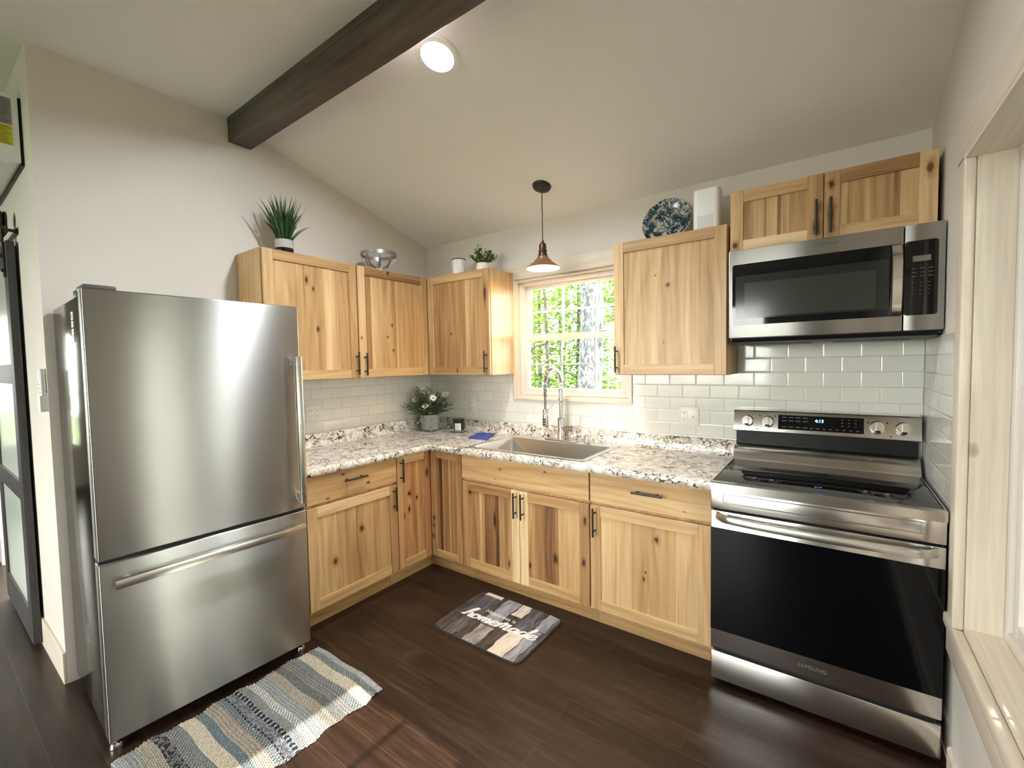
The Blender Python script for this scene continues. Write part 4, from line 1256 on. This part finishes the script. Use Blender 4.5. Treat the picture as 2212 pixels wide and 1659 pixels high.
for (fx, fy, fz, rr) in ((.235, -.285, 1.128, .026), (.103, -.270, 1.170, .027), (.160, -.240, 1.250, .026), (.275, -.240, 1.190, .024), (.335, -.160, 1.215, .024)):
    p0 = Vector((fx, fy, fz)); nd = ((camp-p0).normalized()+Vector((random.uniform(-.5, .5), random.uniform(-.3, .3), random.uniform(0, .9)))).normalized()
    e1 = nd.orthogonal().normalized(); e2 = nd.cross(e1)
    m = MB()
    for k in range(9):
        a = 2*pi*k/9+random.uniform(-.12, .12); d = e1*cos(a)+e2*sin(a)
        leaf(m, p0+d*.004, d+nd*.25, nd, rr*1.25*random.uniform(.9, 1.1), .0080, 0)
    fo = m.build('flower', pet, f_, smooth=0, recalc=False)
    m = MB(); m.lathe([(0, .006), (.004, .005), (.0055, .001), (.004, -.004), (0, -.006)], p0, nd, 12)
    m.build('flower_eye', eye, fo)
    m = MB(); m.tube([p0-nd*.004, (p0+Vector((kx, ky, CZ+.10)))/2+Vector((0, 0, .02)), Vector((kx, ky, CZ+.10))], .0015, 5); m.build('flower_stem', M['leaf_sprig'], fo)
bud = plain('pale_green_bud', (.50, .52, .26), .6); m = MB()
for (fx, fy, fz, r) in ((.185, -.268, 1.035, .013), (.172, -.280, 1.012, .012), (.135, -.285, .985, .009)):
    m.lathe([(0, -r), (r*.7, -r*.7), (r, 0), (r*.7, r*.7), (0, r)], (fx, fy, fz), n=14)
    m.tube([(fx, fy, fz), (kx-.01, ky-.04, CZ+.115)], .0013, 5)
m.build('buds', bud, f_)

qx, qy = .440, -.122
sa = thing('candle_saucer', 'shallow beige saucer under the black candle jar', 'saucer', (qx, qy, CZ))
m = MB(); m.lathe([(0, .0005), (.040, .0005), (.060, .006), (.074, .014), (.0755, .016), (.073, .017), (.058, .010), (.040, .006), (0, .006)], (qx, qy, CZ), n=44)
m.build('dish', plain('beige_stoneware', (.52, .45, .36), .5), sa)
ca = thing('candle_jar', 'black lidded candle jar with a white label near the sink corner', 'candle', (qx, qy, CZ+.0062))
bk = plain('matte_black_glass', (.010, .011, .014), .3)
m = MB(); m.lathe([(0, 0), (.038, 0), (.041, .004), (.0425, .085), (0, .085)], (qx, qy, CZ+.0062), n=40); m.build('jar', bk, ca)
m = MB(); m.lathe([(0, .0855), (.0455, .0855), (.0465, .088), (.0465, .096), (.044, .099), (0, .099)], (qx, qy, CZ+.0062), n=40); m.build('lid', bk, ca)
m = MB(); v = []; f = []
a0 = math.atan2(camp.y-qy, camp.x-qx)-.22
for i in range(9):
    a = a0+(-.62+1.24*i/8)
    for z in (.010, .066): v.append((qx+.0432*cos(a), qy+.0432*sin(a), CZ+.0062+z))
for i in range(8): f.append((2*i, 2*i+2, 2*i+3, 2*i+1))
m.add(v, f); la = m.build('paper_label', plain('paper_white', (.74, .73, .69), .6), ca)
m = MB(); v = []; f = []
for z0, z1, hw in ((.050, .0515, .14), (.043, .0445, .34), (.037, .0385, .30), (.028, .029, .2), (.016, .017, .12)):
    b_ = len(v)
    for i in range(5):
        a = a0+(-hw+2*hw*i/4)
        for z in (z0, z1): v.append((qx+.0435*cos(a), qy+.0435*sin(a), CZ+.0062+z))
    for i in range(4): f.append((b_+2*i, b_+2*i+2, b_+2*i+3, b_+2*i+1))
m.add(v, f); m.build('label_print', M['letter_grey'], la, smooth=0)

# folded blue cloth
t = NT('blue_cotton'); ob = t.obj(); wv = t.noise(t.scale(ob, (400, 400, 50)), 1, 2)
t.p(Base_Color=t.mix(wv, (.022, .048, .25), (.05, .095, .40)), Roughness=.9); t.bump(wv, .3, .002)
corners = [(.727, -.335), (.893, -.322), (.775, -.080), (.630, -.108)]
m = MB(); N = 14; v = []; f = []
for L_, zz in ((0, CZ+.0004), (1, CZ+.0105)):
    for i in range(N+1):
        for k in range(N+1):
            a, b = i/N, k/N
            p = (1-a)*(1-b)*Vector(corners[0])+a*(1-b)*Vector(corners[1])+a*b*Vector(corners[2])+(1-a)*b*Vector(corners[3])
            z = zz+(L_*(.0022*sin(a*13+b*4)*sin(b*6+1)-.003*(abs(a-.5)*2)**6-.003*(abs(b-.5)*2)**6))
            v.append((p.x+.002*sin(b*21+L_), p.y+.003*sin(a*19+L_*2), z))
q_ = (N+1)**2; I = lambda L_, i, k: L_*q_+i*(N+1)+k
for i in range(N):
    for k in range(N):
        f.append((I(1, i, k), I(1, i+1, k), I(1, i+1, k+1), I(1, i, k+1))); f.append((I(0, i, k), I(0, i, k+1), I(0, i+1, k+1), I(0, i+1, k)))
for i in range(N):
    f += [(I(0, i, 0), I(0, i+1, 0), I(1, i+1, 0), I(1, i, 0)), (I(0, i, N), I(1, i, N), I(1, i+1, N), I(0, i+1, N)), (I(0, 0, i), I(1, 0, i), I(1, 0, i+1), I(0, 0, i+1)), (I(0, N, i), I(0, N, i+1), I(1, N, i+1), I(1, N, i))]
m.add(v, f)
tag(m.build('folded_cloth', t.m, loc=(.76, -.21, CZ)), 'folded royal blue cloth lying at the left of the sink', 'cloth')

# ================================================================== FLOOR MATS
mx, my = 1.382, -.858
mt = thing('kitchen_mat', 'brown plank-print kitchen mat with white lettering before the sink cabinet', 'mat', (mx, my, 0))
MW, MD = .592, .458
def matmat(nm, c1, c2, c3):
    t = NT('mat_print_'+nm); ob = t.obj()
    g = t.noise(t.scale(ob, (38, 7, 1)), 1, 5, .7, .8)
    t.p(Base_Color=t.ramp(g, [(.32, c1), (.52, c2), (.70, c3)]), Roughness=.65)
    return t.m
mm = [matmat('brown', (.018, .012, .010), (.060, .043, .035), (.13, .10, .082)),
      matmat('slate', (.035, .030, .032), (.10, .09, .095), (.24, .22, .215)),
      matmat('grey', (.17, .155, .165), (.32, .30, .33), (.46, .44, .46)),
      matmat('taupe', (.12, .09, .078), (.34, .29, .265), (.52, .47, .43)),
      matmat('cream', (.56, .45, .34), (.74, .64, .52), (.80, .73, .62)), plain('mat_rubber', (.02, .018, .017), .7)]
m = MB(); loops(m, [(rrect(mx-MW/2, mx+MW/2, my-MD/2, my+MD/2, .05, 8), .0004), (rrect(mx-MW/2, mx+MW/2, my-MD/2, my+MD/2, .05, 8), .006), (rrect(mx-MW/2+.003, mx+MW/2-.003, my-MD/2+.003, my+MD/2-.003, .047, 8), .0085)], True, True)
m.build('pad', mm[5], mt)
# printed boards, clipped by the rounded outline
def clip_y(x):
    """y half-extent of the rounded mat at local x"""
    r = .047; hx = MW/2-.003; hy = MD/2-.003; d = abs(x)-(hx-r)
    return hy if d <= 0 else hy-r+math.sqrt(max(0, r*r-d*d))
def board(mb, x0, x1, y0, y1, mat, z=.0088, k0=0.0):
    n = 14; v = []; f = []
    for i in range(n+1):
        y = y0+(y1-y0)*i/n
        for xe, s_ in ((x0, 0), (x1, 1)):
            x = xe+.004*sin(y*37+xe*90)+.002*sin(y*90+xe*50)
            x = max(-MW/2+.004, min(MW/2-.004, x)); cy = clip_y(x)
            v.append((mx+x, my+max(-cy, min(cy, y)), z))
    for i in range(n): f.append((2*i, 2*i+1, 2*i+3, 2*i+2))
    mb.add(v, f, mat=mat, uoff=0)
Hh = MD/2
m = MB(); board(m, -.293, .293, -Hh, Hh, 0, .0087)
bz_ = .0088
for (x0, x1, y0, y1, k) in ((-.285, -.215, -Hh, Hh, 0), (-.205, -.135, -Hh, .10, 1), (-.245, -.125, .19, Hh, 4), (-.232, -.130, .0, .196, 1), (-.125, -.075, -Hh, Hh, 0),
        (-.070, .022, -Hh, -.06, 3), (-.088, .010, -.05, Hh, 2), (.028, .094, -Hh, .03, 0), (.018, .088, .102, Hh, 4), (.016, .090, -.02, .098, 0), (.100, .200, -Hh, -.02, 4), (.098, .195, -.015, Hh, 1), (.205, .262, -Hh, .05, 2), (.203, .270, .055, Hh, 2), (.268, .288, -Hh, Hh, 1)):
    bz_ += .00003; board(m, x0, x1, y0, y1, k, bz_)
m.build('printed_boards', mm, mt, smooth=0, recalc=False)
text('small_lettering', 'Happiness is', .043, (1.362, -.803, .0096), (0, 0, R(-1.5)), M['letter_white'], mt, extrude=.0002)
# script word drawn as brush strokes
GL = {'h': ([[(-.15, .05), (.25, .55), (.62, 1.45), (.78, 2.05), (.62, 2.2), (.42, 1.8), (.30, 1.0), (.20, .0)], [(.22, .15), (.45, .75), (.75, .95), (.92, .75), (.88, .25), (1.05, 0), (1.3, .25)]], 1.22),
      'o': ([[(.62, .92), (.25, .88), (.05, .45), (.2, .03), (.6, .05), (.85, .45), (.72, .9), (.55, .85), (.75, .6), (1.1, .72)]], 1.0),
      'm': ([[(0, .72), (.14, .9), (.16, .5), (.10, 0)], [(.13, .2), (.36, .8), (.58, .92), (.64, .6), (.56, 0)], [(.60, .2), (.84, .8), (1.08, .92), (1.14, .6), (1.08, .15), (1.25, .0), (1.5, .3)]], 1.42),
      'M': ([[(0, .60), (.16, 1.0), (.18, .5), (.08, -.1)], [(.13, .3), (.40, 1.15), (.66, 1.35), (.70, .8), (.60, .05)], [(.64, .3), (.90, 1.0), (1.16, 1.2), (1.22, .7), (1.14, .15), (1.32, -.05), (1.7, .35)]], 1.62),
      'e': ([[(-.05, .3), (.45, .45), (.78, .72), (.62, .98), (.25, .82), (.10, .38), (.35, .02), (.75, .1), (1.05, .4)]], .95),
      'a': ([[(.80, .82), (.48, .98), (.14, .68), (.05, .22), (.3, .0), (.62, .3), (.84, .92), (.80, .35), (.95, .02), (1.25, .3)]], 1.12),
      'd': ([[(.80, .82), (.48, .98), (.14, .68), (.05, .22), (.3, .0), (.62, .3), (.95, 1.1), (1.2, 1.95), (1.12, 2.1), (.98, 1.7), (.84, .6), (.92, .05), (1.25, .3)]], 1.12)}
def catmull(P, n=7):
    P = [Vector(p) for p in P]; Q = [P[0]*2-P[1]]+P+[P[-1]*2-P[-2]]; out = []
    for i in range(1, len(Q)-2):
        a, b, c, d = Q[i-1:i+3]
        for k in range(n):
            t_ = k/n
            out.append(.5*((2*b)+(c-a)*t_+(2*a-5*b+4*c-d)*t_*t_+(3*b-a-3*c+d)*t_**3))
    out.append(P[-1]); return out
m = MB(); xc = 0.0; XH = .043; total = sum(GL[k][1] for k in 'homeMade'); sxx = .485/(total*XH)
base0 = Vector((1.150, -.905)); zz = .0097
for ch in 'homeMade':
    strokes, adv = GL[ch]
    for S_pts in strokes:
        C_ = catmull(S_pts); zz += .00004
        W_ = []
        for p in C_:
            q = Vector(((xc+p.x+.18*p.y)*XH*sxx, p.y*XH)); W_.append(base0+q+Vector((0, q.x*.035)))
        v = []; f = []; nr = 10
        for i, p in enumerate(W_):
            d = (W_[min(i+1, len(W_)-1)]-W_[max(i-1, 0)]).normalized(); nn = Vector((-d.y, d.x))
            hw = .0040+.0034*max(0, -d.y*1.0)+.0022*abs(d.y)
            q = min(i, len(W_)-1-i)/2.0
            hw *= min(1, .35+.65*math.sqrt(min(1, q)))
            for k in range(nr):
                a_ = 2*pi*k/nr; v.append((p.x+nn.x*hw*cos(a_), p.y+nn.y*hw*cos(a_), .0094+.0009*sin(a_)))
        for i in range(len(W_)-1):
            for k in range(nr): f.append((i*nr+k, i*nr+(k+1) % nr, (i+1)*nr+(k+1) % nr, (i+1)*nr+k))
        f.append(tuple(range(nr))); f.append(tuple((len(W_)-1)*nr+k for k in range(nr)))
        m.add(v, f)
    xc += adv
sc_ = m.build('script_lettering', M['letter_white'], mt, smooth=60); sc_['label'] = 'white brush script word on the mat'

# woven rag rug
rg_ = thing('rag_rug', 'striped grey and cream woven rag rug in front of the fridge', 'rug', (1.0, -1.97, 0))
t = NT('rag_weave'); at_ = t.n('ShaderNodeAttribute', attribute_name='tint').outputs['Color']; ob = t.obj()
t.p(Base_Color=t.mix(t.noise(ob, 300, 3), at_, t.mix(.25, at_, (0, 0, 0))), Roughness=.95)
gry, lgr, crm, tan, slt, blk, wht, blu = (.30, .31, .30), (.42, .44, .43), (.64, .58, .46), (.36, .31, .25), (.15, .17, .18), (.025, .03, .045), (.68, .67, .62), (.21, .27, .30)
brw, lav, lta = (.22, .20, .18), (.30, .30, .33), (.46, .42, .35)
BANDS = [(-1.556, lgr, lgr, 0), (-1.578, gry, slt, 2), (-1.612, crm, crm, 0), (-1.664, gry, slt, 2), (-1.695, gry, brw, 1), (-1.735, brw, slt, 3), (-1.775, lta, tan, 2), (-1.825, gry, lgr, 1),
         (-1.868, wht, gry, 2), (-1.905, gry, gry, 0), (-1.938, blk, lgr, 4), (-1.952, lav, slt, 3), (-1.985, blk, lav, 4), (-1.998, slt, lgr, 2), (-2.022, tan, lta, 1), (-2.072, blu, slt, 2), (-2.105, crm, crm, 0), (-2.158, gry, slt, 2), (-2.215, brw, blk, 3), (-2.255, lta, tan, 2), (-2.305, lgr, gry, 1), (-2.345, lgr, lgr, 0), (-2.372, None, None, 0)]
random.seed(3)
m = MB(); y = -1.556; bi = 0; row = 0; RX0, RX1 = .733, 1.262
def edge(yy): return .008*sin(yy*23)+.005*sin(yy*57+1)
while y > -2.372:
    while bi+1 < len(BANDS) and y <= BANDS[bi+1][0]: bi += 1
    _, ca_, cb_, pt = BANDS[bi]
    h = .0066; nb = 62; wob0 = edge(y)+random.uniform(-.003, .003); wob1 = edge(y+2)+random.uniform(-.003, .003)
    for k in range(nb):
        q0, q1 = k/nb, (k+1)/nb
        xa = RX0+wob0+(RX1+wob1-RX0-wob0)*q0; xb = RX0+wob0+(RX1+wob1-RX0-wob0)*q1
        bow = lambda q: .012*sin(q*2.2+.3)+.004*sin(q*11)
        up_ = (k+row) % 2 == 0
        if pt == 0: cc = ca_
        elif pt == 1: cc = ca_ if row % 2 else cb_
        elif pt == 2: cc = ca_ if up_ else cb_
        elif pt == 3: cc = ca_ if random.random() < .6 else cb_
        else: cc = ca_ if (k//1) % 3 else cb_
        j = random.uniform(.86, 1.12); cc = tuple(min(1, c*j) for c in cc)
        zt = (.0100 if up_ else .0078)+random.uniform(-.0008, .0008)
        ya, yb = y+bow(q0), y+bow(q1); yc0, yc1 = ya-h*1.02, yb-h*1.02
        v = [(xa, ya, .0045), (xb, yb, .0045), (xb, yc1, .0045), (xa, yc0, .0045)]
        ix, iy = (xb-xa)*.18, h*.2
        v += [(xa+ix, ya-iy, zt), (xb-ix, yb-iy, zt), (xb-ix, yc1+iy, zt), (xa+ix, yc0+iy, zt)]
        m.add(v, [(4, 7, 6, 5), (0, 4, 5, 1), (1, 5, 6, 2), (2, 6, 7, 3), (3, 7, 4, 0)], col=cc)
    y -= h; row += 1
m.build('woven_bands', t.m, rg_, smooth=0, recalc=True)
m = MB(); m.box(RX0+.012, RX1-.012, -2.372, -1.566, .0006, .0044); m.build('backing', plain('rug_backing', (.20, .19, .18), .95), rg_, smooth=0)

# ================================================================== END WALL: heat pump, barn door, remote
hp = thing('heat_pump', 'white wall-mounted mini split heat pump with grey and yellow stickers', 'heat pump', (-.6, YE, 2.41))
m = MB()
pf = [(-.0115, 2.432), (-.0115, 2.724), (-.030, 2.730), (-.150, 2.728), (-.190, 2.716), (-.210, 2.690), (-.216, 2.560), (-.212, 2.500), (-.192, 2.462), (-.150, 2.432), (-.060, 2.418)]
m.prism([(YE+a, z) for a, z in pf], -1.02, -.178, axis=0)
m.build('casing', plain('white_enamel', (.84, .85, .84), .3), hp, smooth=50)
m = MB(); m.box(-1.0, -.182, YE-.0112, YE-.0005, 2.42, 2.726); m.build('wall_gap_shadow', M['black_plastic'], hp)  # black sheet standing in for the shaded gap between unit and wall
def stick(nm, y0, y1, z0, z1, mat, lines, lm):
    m = MB(); m.box(-.1776, -.1770, YE-y0, YE-y1, z0, z1); so = m.build(nm, mat, hp, smooth=0)
    m = MB()
    for i in range(lines):
        z = z1-(z1-z0)*(i+.7)/(lines+.4); m.box(-.1769, -.1766, YE-y0+.004, YE-y1-.004-.02*random.random(), z-.0016, z+.0016)
    m.build('print_lines', lm, so, smooth=0)
stick('grey_sticker', .165, .032, 2.592, 2.712, plain('sticker_grey', (.27, .25, .25), .5), 12, M['letter_dark'])
stick('yellow_sticker', .160, .032, 2.500, 2.588, plain('sticker_yellow', (.62, .58, .03), .5), 10, plain('yellow_print', (.20, .18, .01), .5))
m = MB(); m.box(-.90, -.22, YE-.185, YE-.10, 2.414, 2.437); m.build('louver', plain('louver_grey', (.45, .46, .46), .4), hp)

bd = thing('barn_door', 'dark framed sliding barn door with pale frosted panels on the end wall', 'door', (-.98, YE-.03, .02))
DX0, DX1, DY0, DY1 = -1.46, -.510, YE-.045, YE-.013
m = MB(); ST = .105
m.box(DX0, DX0+ST, DY0, DY1, .02, 2.13, .003); m.box(DX1-ST, DX1, DY0, DY1, .02, 2.13, .003)
for z0, z1 in ((.02, .19), (.78, .885), (1.40, 1.505), (2.02, 2.13)): m.box(DX0+ST, DX1-ST, DY0, DY1, z0, z1, .003, grain=0)
m.build('frame', M['barn'], bd, smooth=0)
for z0, z1 in ((.19, .78), (.885, 1.40), (1.505, 2.02)):
    m = MB(); m.box(DX0+ST-.004, DX1-ST+.004, DY0+.009, DY0+.019, z0-.004, z1+.004); m.build('frosted_panel', M['frosted'], bd, smooth=0)
for x in (DX1-.06, DX0+.06):
    m = MB(); m.box(x-.022, x+.022, DY0-.007, DY0-.0005, 1.95, 2.22, .002)
    m.lathe([(0, -.012), (.014, -.012), (.040, -.009), (.042, -.001), (.034, .004), (.042, .009), (.040, .014), (0, .014)], (x, DY0-.006+.012, 2.245), (0, -1, 0), 28)
    for z in (1.985, 2.06): m.lathe([(0, 0), (.011, 0), (.011, .006), (0, .008)], (x, DY0-.007, z), (0, -1, 0), 6)
    m.build('roller_strap', M['black_metal'], bd)
rl = thing('door_rail', 'black steel sliding rail fixed above the barn door', 'rail', (-1.2, YE, 2.17))
m = MB(); m.box(-2.6, -.46, YE-.044, YE-.038, 2.160, 2.200, .001); m.build('track', M['black_metal'], rl)
for x in (-.50, -1.1, -1.8, -2.5):
    m = MB(); m.tube([(x, YE-.046, 2.18), (x, YE-.006, 2.18)], .008, 10); m.lathe([(0, 0), (.016, 0), (.016, .006), (0, .006)], (x, YE-.0005, 2.18), (0, -1, 0), 16)
    m.build('standoff', M['black_metal'], rl)
rh = thing('remote_holder', 'small white remote cradle mounted on the wall left of the fridge', 'holder', (-.032, YE, 1.28))
m = MB(); x0, x1 = -.058, -.006
m.box(x0, x1, YE-.003, YE-.0005, 1.280, 1.365, .001); m.box(x0, x1, YE-.026, YE-.023, 1.280, 1.352, .001); m.box(x0, x0+.003, YE-.023, YE-.003, 1.280, 1.352); m.box(x1-.003, x1, YE-.023, YE-.003, 1.280, 1.352); m.box(x0+.003, x1-.003, YE-.023, YE-.003, 1.280, 1.284)
m.build('cradle', M['white_plastic'], rh)
rm = thing('remote_control', 'white handheld remote standing in its wall cradle', 'remote control', (-.032, YE-.013, 1.2845))
m = MB(); m.box(-.053, -.011, YE-.021, YE-.006, 1.2845, 1.475, .005, 3); m.build('body', plain('remote_white', (.72, .72, .70), .35), rm)
m = MB(); m.box(-.048, -.016, YE-.0222, YE-.0212, 1.425, 1.465, .0004, 1); m.build('display', plain('lcd_grey', (.25, .28, .26), .3), rm, smooth=0)
m = MB()
for i in range(3):
    for k in range(2): m.box(-.045+k*.017, -.034+k*.017, YE-.0225, YE-.0212, 1.362+i*.018, 1.372+i*.018, .0005, 1)
m.build('buttons', plain('button_grey', (.5, .5, .5), .5), rm, smooth=0)

# ================================================================== OUTSIDE
GZ = -.6
m = MB(); m.box(-45, 45, .6, 60, GZ-.1, GZ); m.box(3.8, 45, -40, .6, GZ-.1, GZ); m.box(-45, -5.6, -40, .6, GZ-.1, GZ); m.box(-5.6, 3.8, -40, -7.2, GZ-.1, GZ)
g_ = m.build('ground', M['ground'], smooth=0); struct(g_)
def leaf_cloud(mb, c, rx, ry, z0, z1, n, s0, s1):
    for i in range(n):
        a = random.uniform(0, 2*pi); r = random.random()**.6
        p = Vector((c[0]+rx*r*cos(a), c[1]+ry*r*sin(a), random.uniform(z0, z1)))
        a = random.uniform(0, 2*pi)
        d = Vector((cos(a), sin(a), random.uniform(-.7, .3)))
        L_ = random.uniform(s0, s1); d.normalize(); s_ = d.cross(Vector((random.uniform(-.6, .6), random.uniform(-.6, .6), 1))).normalized()*L_*.36
        up_ = Vector((0, 0, L_*.1))
        mb.add([p, p+d*L_*.45+s_+up_, p+d*L_, p+d*L_*.45-s_+up_, ], [(0, 1, 2), (0, 2, 3)], tone=random.uniform(-1, 1))
def tree(x, y, r, h, lean, leaves, z0, z1, spread, label, group=None, mat=None, s0=.09, s1=.16, branches=5):
    o = thing('tree', label, 'tree', (x, y, GZ), group=group)
    m = MB(); pts = []; N = 12 if r > .15 else 8
    for i in range(N+1):
        q = i/N; pts.append((x+lean[0]*q+.35*r*sin(q*7+x), y+lean[1]*q+.35*r*cos(q*6+y), GZ-.02+(h+.02)*q))
    m.tube(pts, [r*(1.25 if i == 0 else 1)*(1-.45*i/N) for i in range(N+1)], 24 if r > .15 else 8)
    for k in range(branches):
        q = random.uniform(.35, .9); i = int(q*N); b0 = Vector(pts[i]); a = random.uniform(0, 2*pi); L_ = random.uniform(.5, 1.3)
        m.tube([b0, b0+Vector((cos(a)*L_*.5, sin(a)*L_*.5, L_*.3)), b0+Vector((cos(a)*L_, sin(a)*L_, L_*.5))], [r*.35, r*.22, r*.08], 6)
    m.build('trunk', mat or M['bark_slim'], o, smooth=60)
    if leaves:
        m = MB(); leaf_cloud(m, (x+lean[0]*.6, y+lean[1]*.6), spread, spread, z0, z1, leaves, s0, s1)
        m.build('foliage', M['leaf_outside'], o, smooth=0, recalc=False)
    return o
random.seed(14)
tree(-.527, 4.06, .225, 9, (.1, .1), 0, 0, 0, 0, 'thick lichen covered tree trunk close outside the sink window', mat=M['bark'], branches=0)
spots = []
for Y in (5.2, 6.0, 7.2, 8.4, 9.6, 11, 13, 15, 18):
    k = 3 if Y > 7 else 2
    for j in range(k):
        q = (j+random.uniform(.15, .85))/k
        x = 2.885-(.76-.48*q)*(Y+2.76)
        if abs(x-(2.885-.503*(Y+2.76))) < .5 and Y < 7: x -= .8
        spots.append((x, Y+random.uniform(-.4, .4)))
for x, y in spots:
    far = y > 9
    tree(x, y, random.uniform(.04, .085)*(1.3 if far else 1), random.uniform(6, 9), (random.uniform(-.4, .4), random.uniform(-.3, .3)), 600 if not far else 800, GZ+.5, 4.4 if not far else 5.6,
         1.1 if not far else 1.7, 'slender leafy tree in the bright woods beyond the sink window', 'slender trees outside the sink window', s0=.09 if not far else .13, s1=.16 if not far else .24)
for i, (x, y, n, z0, z1, sp) in enumerate(((6.6, -.45, 2600, 1.5, 6.0, 1.1), (8.2, -.55, 2200, 2.5, 7.5, 1.1), (7.2, .9, 900, -.2, 5.5, 1.5), (9.5, -2.6, 900, -.3, 4.0, 1.7), (11.5, -5.0, 900, -.3, 5.0, 1.8), (10.5, -.2, 900, -.3, 6.0, 2.0), (7.6, -2.3, 1300, -.6, 2.3, 1.4), (7.0, -.6, 900, -.6, 1.6, 1.2))):  # crowns and low bushes added out of view to block sun and dim reflections
    tree(x, y, .10, 7, (.2, .1), n, z0, z1, sp, 'unseen leafy tree added outside the right-hand window', 'unseen trees added outside the right-hand window', s0=.12, s1=.24)
for i, (x, y) in enumerate(((-8.5, -4.0), (-10, -5.4), (-9.4, -2.6), (-12, -6.5))):
    tree(x, y, .09, 7, (.2, .1), 800, -.2, 5, 1.5, 'leafy tree outside the far west window', 'trees outside the west window', s0=.12, s1=.24)
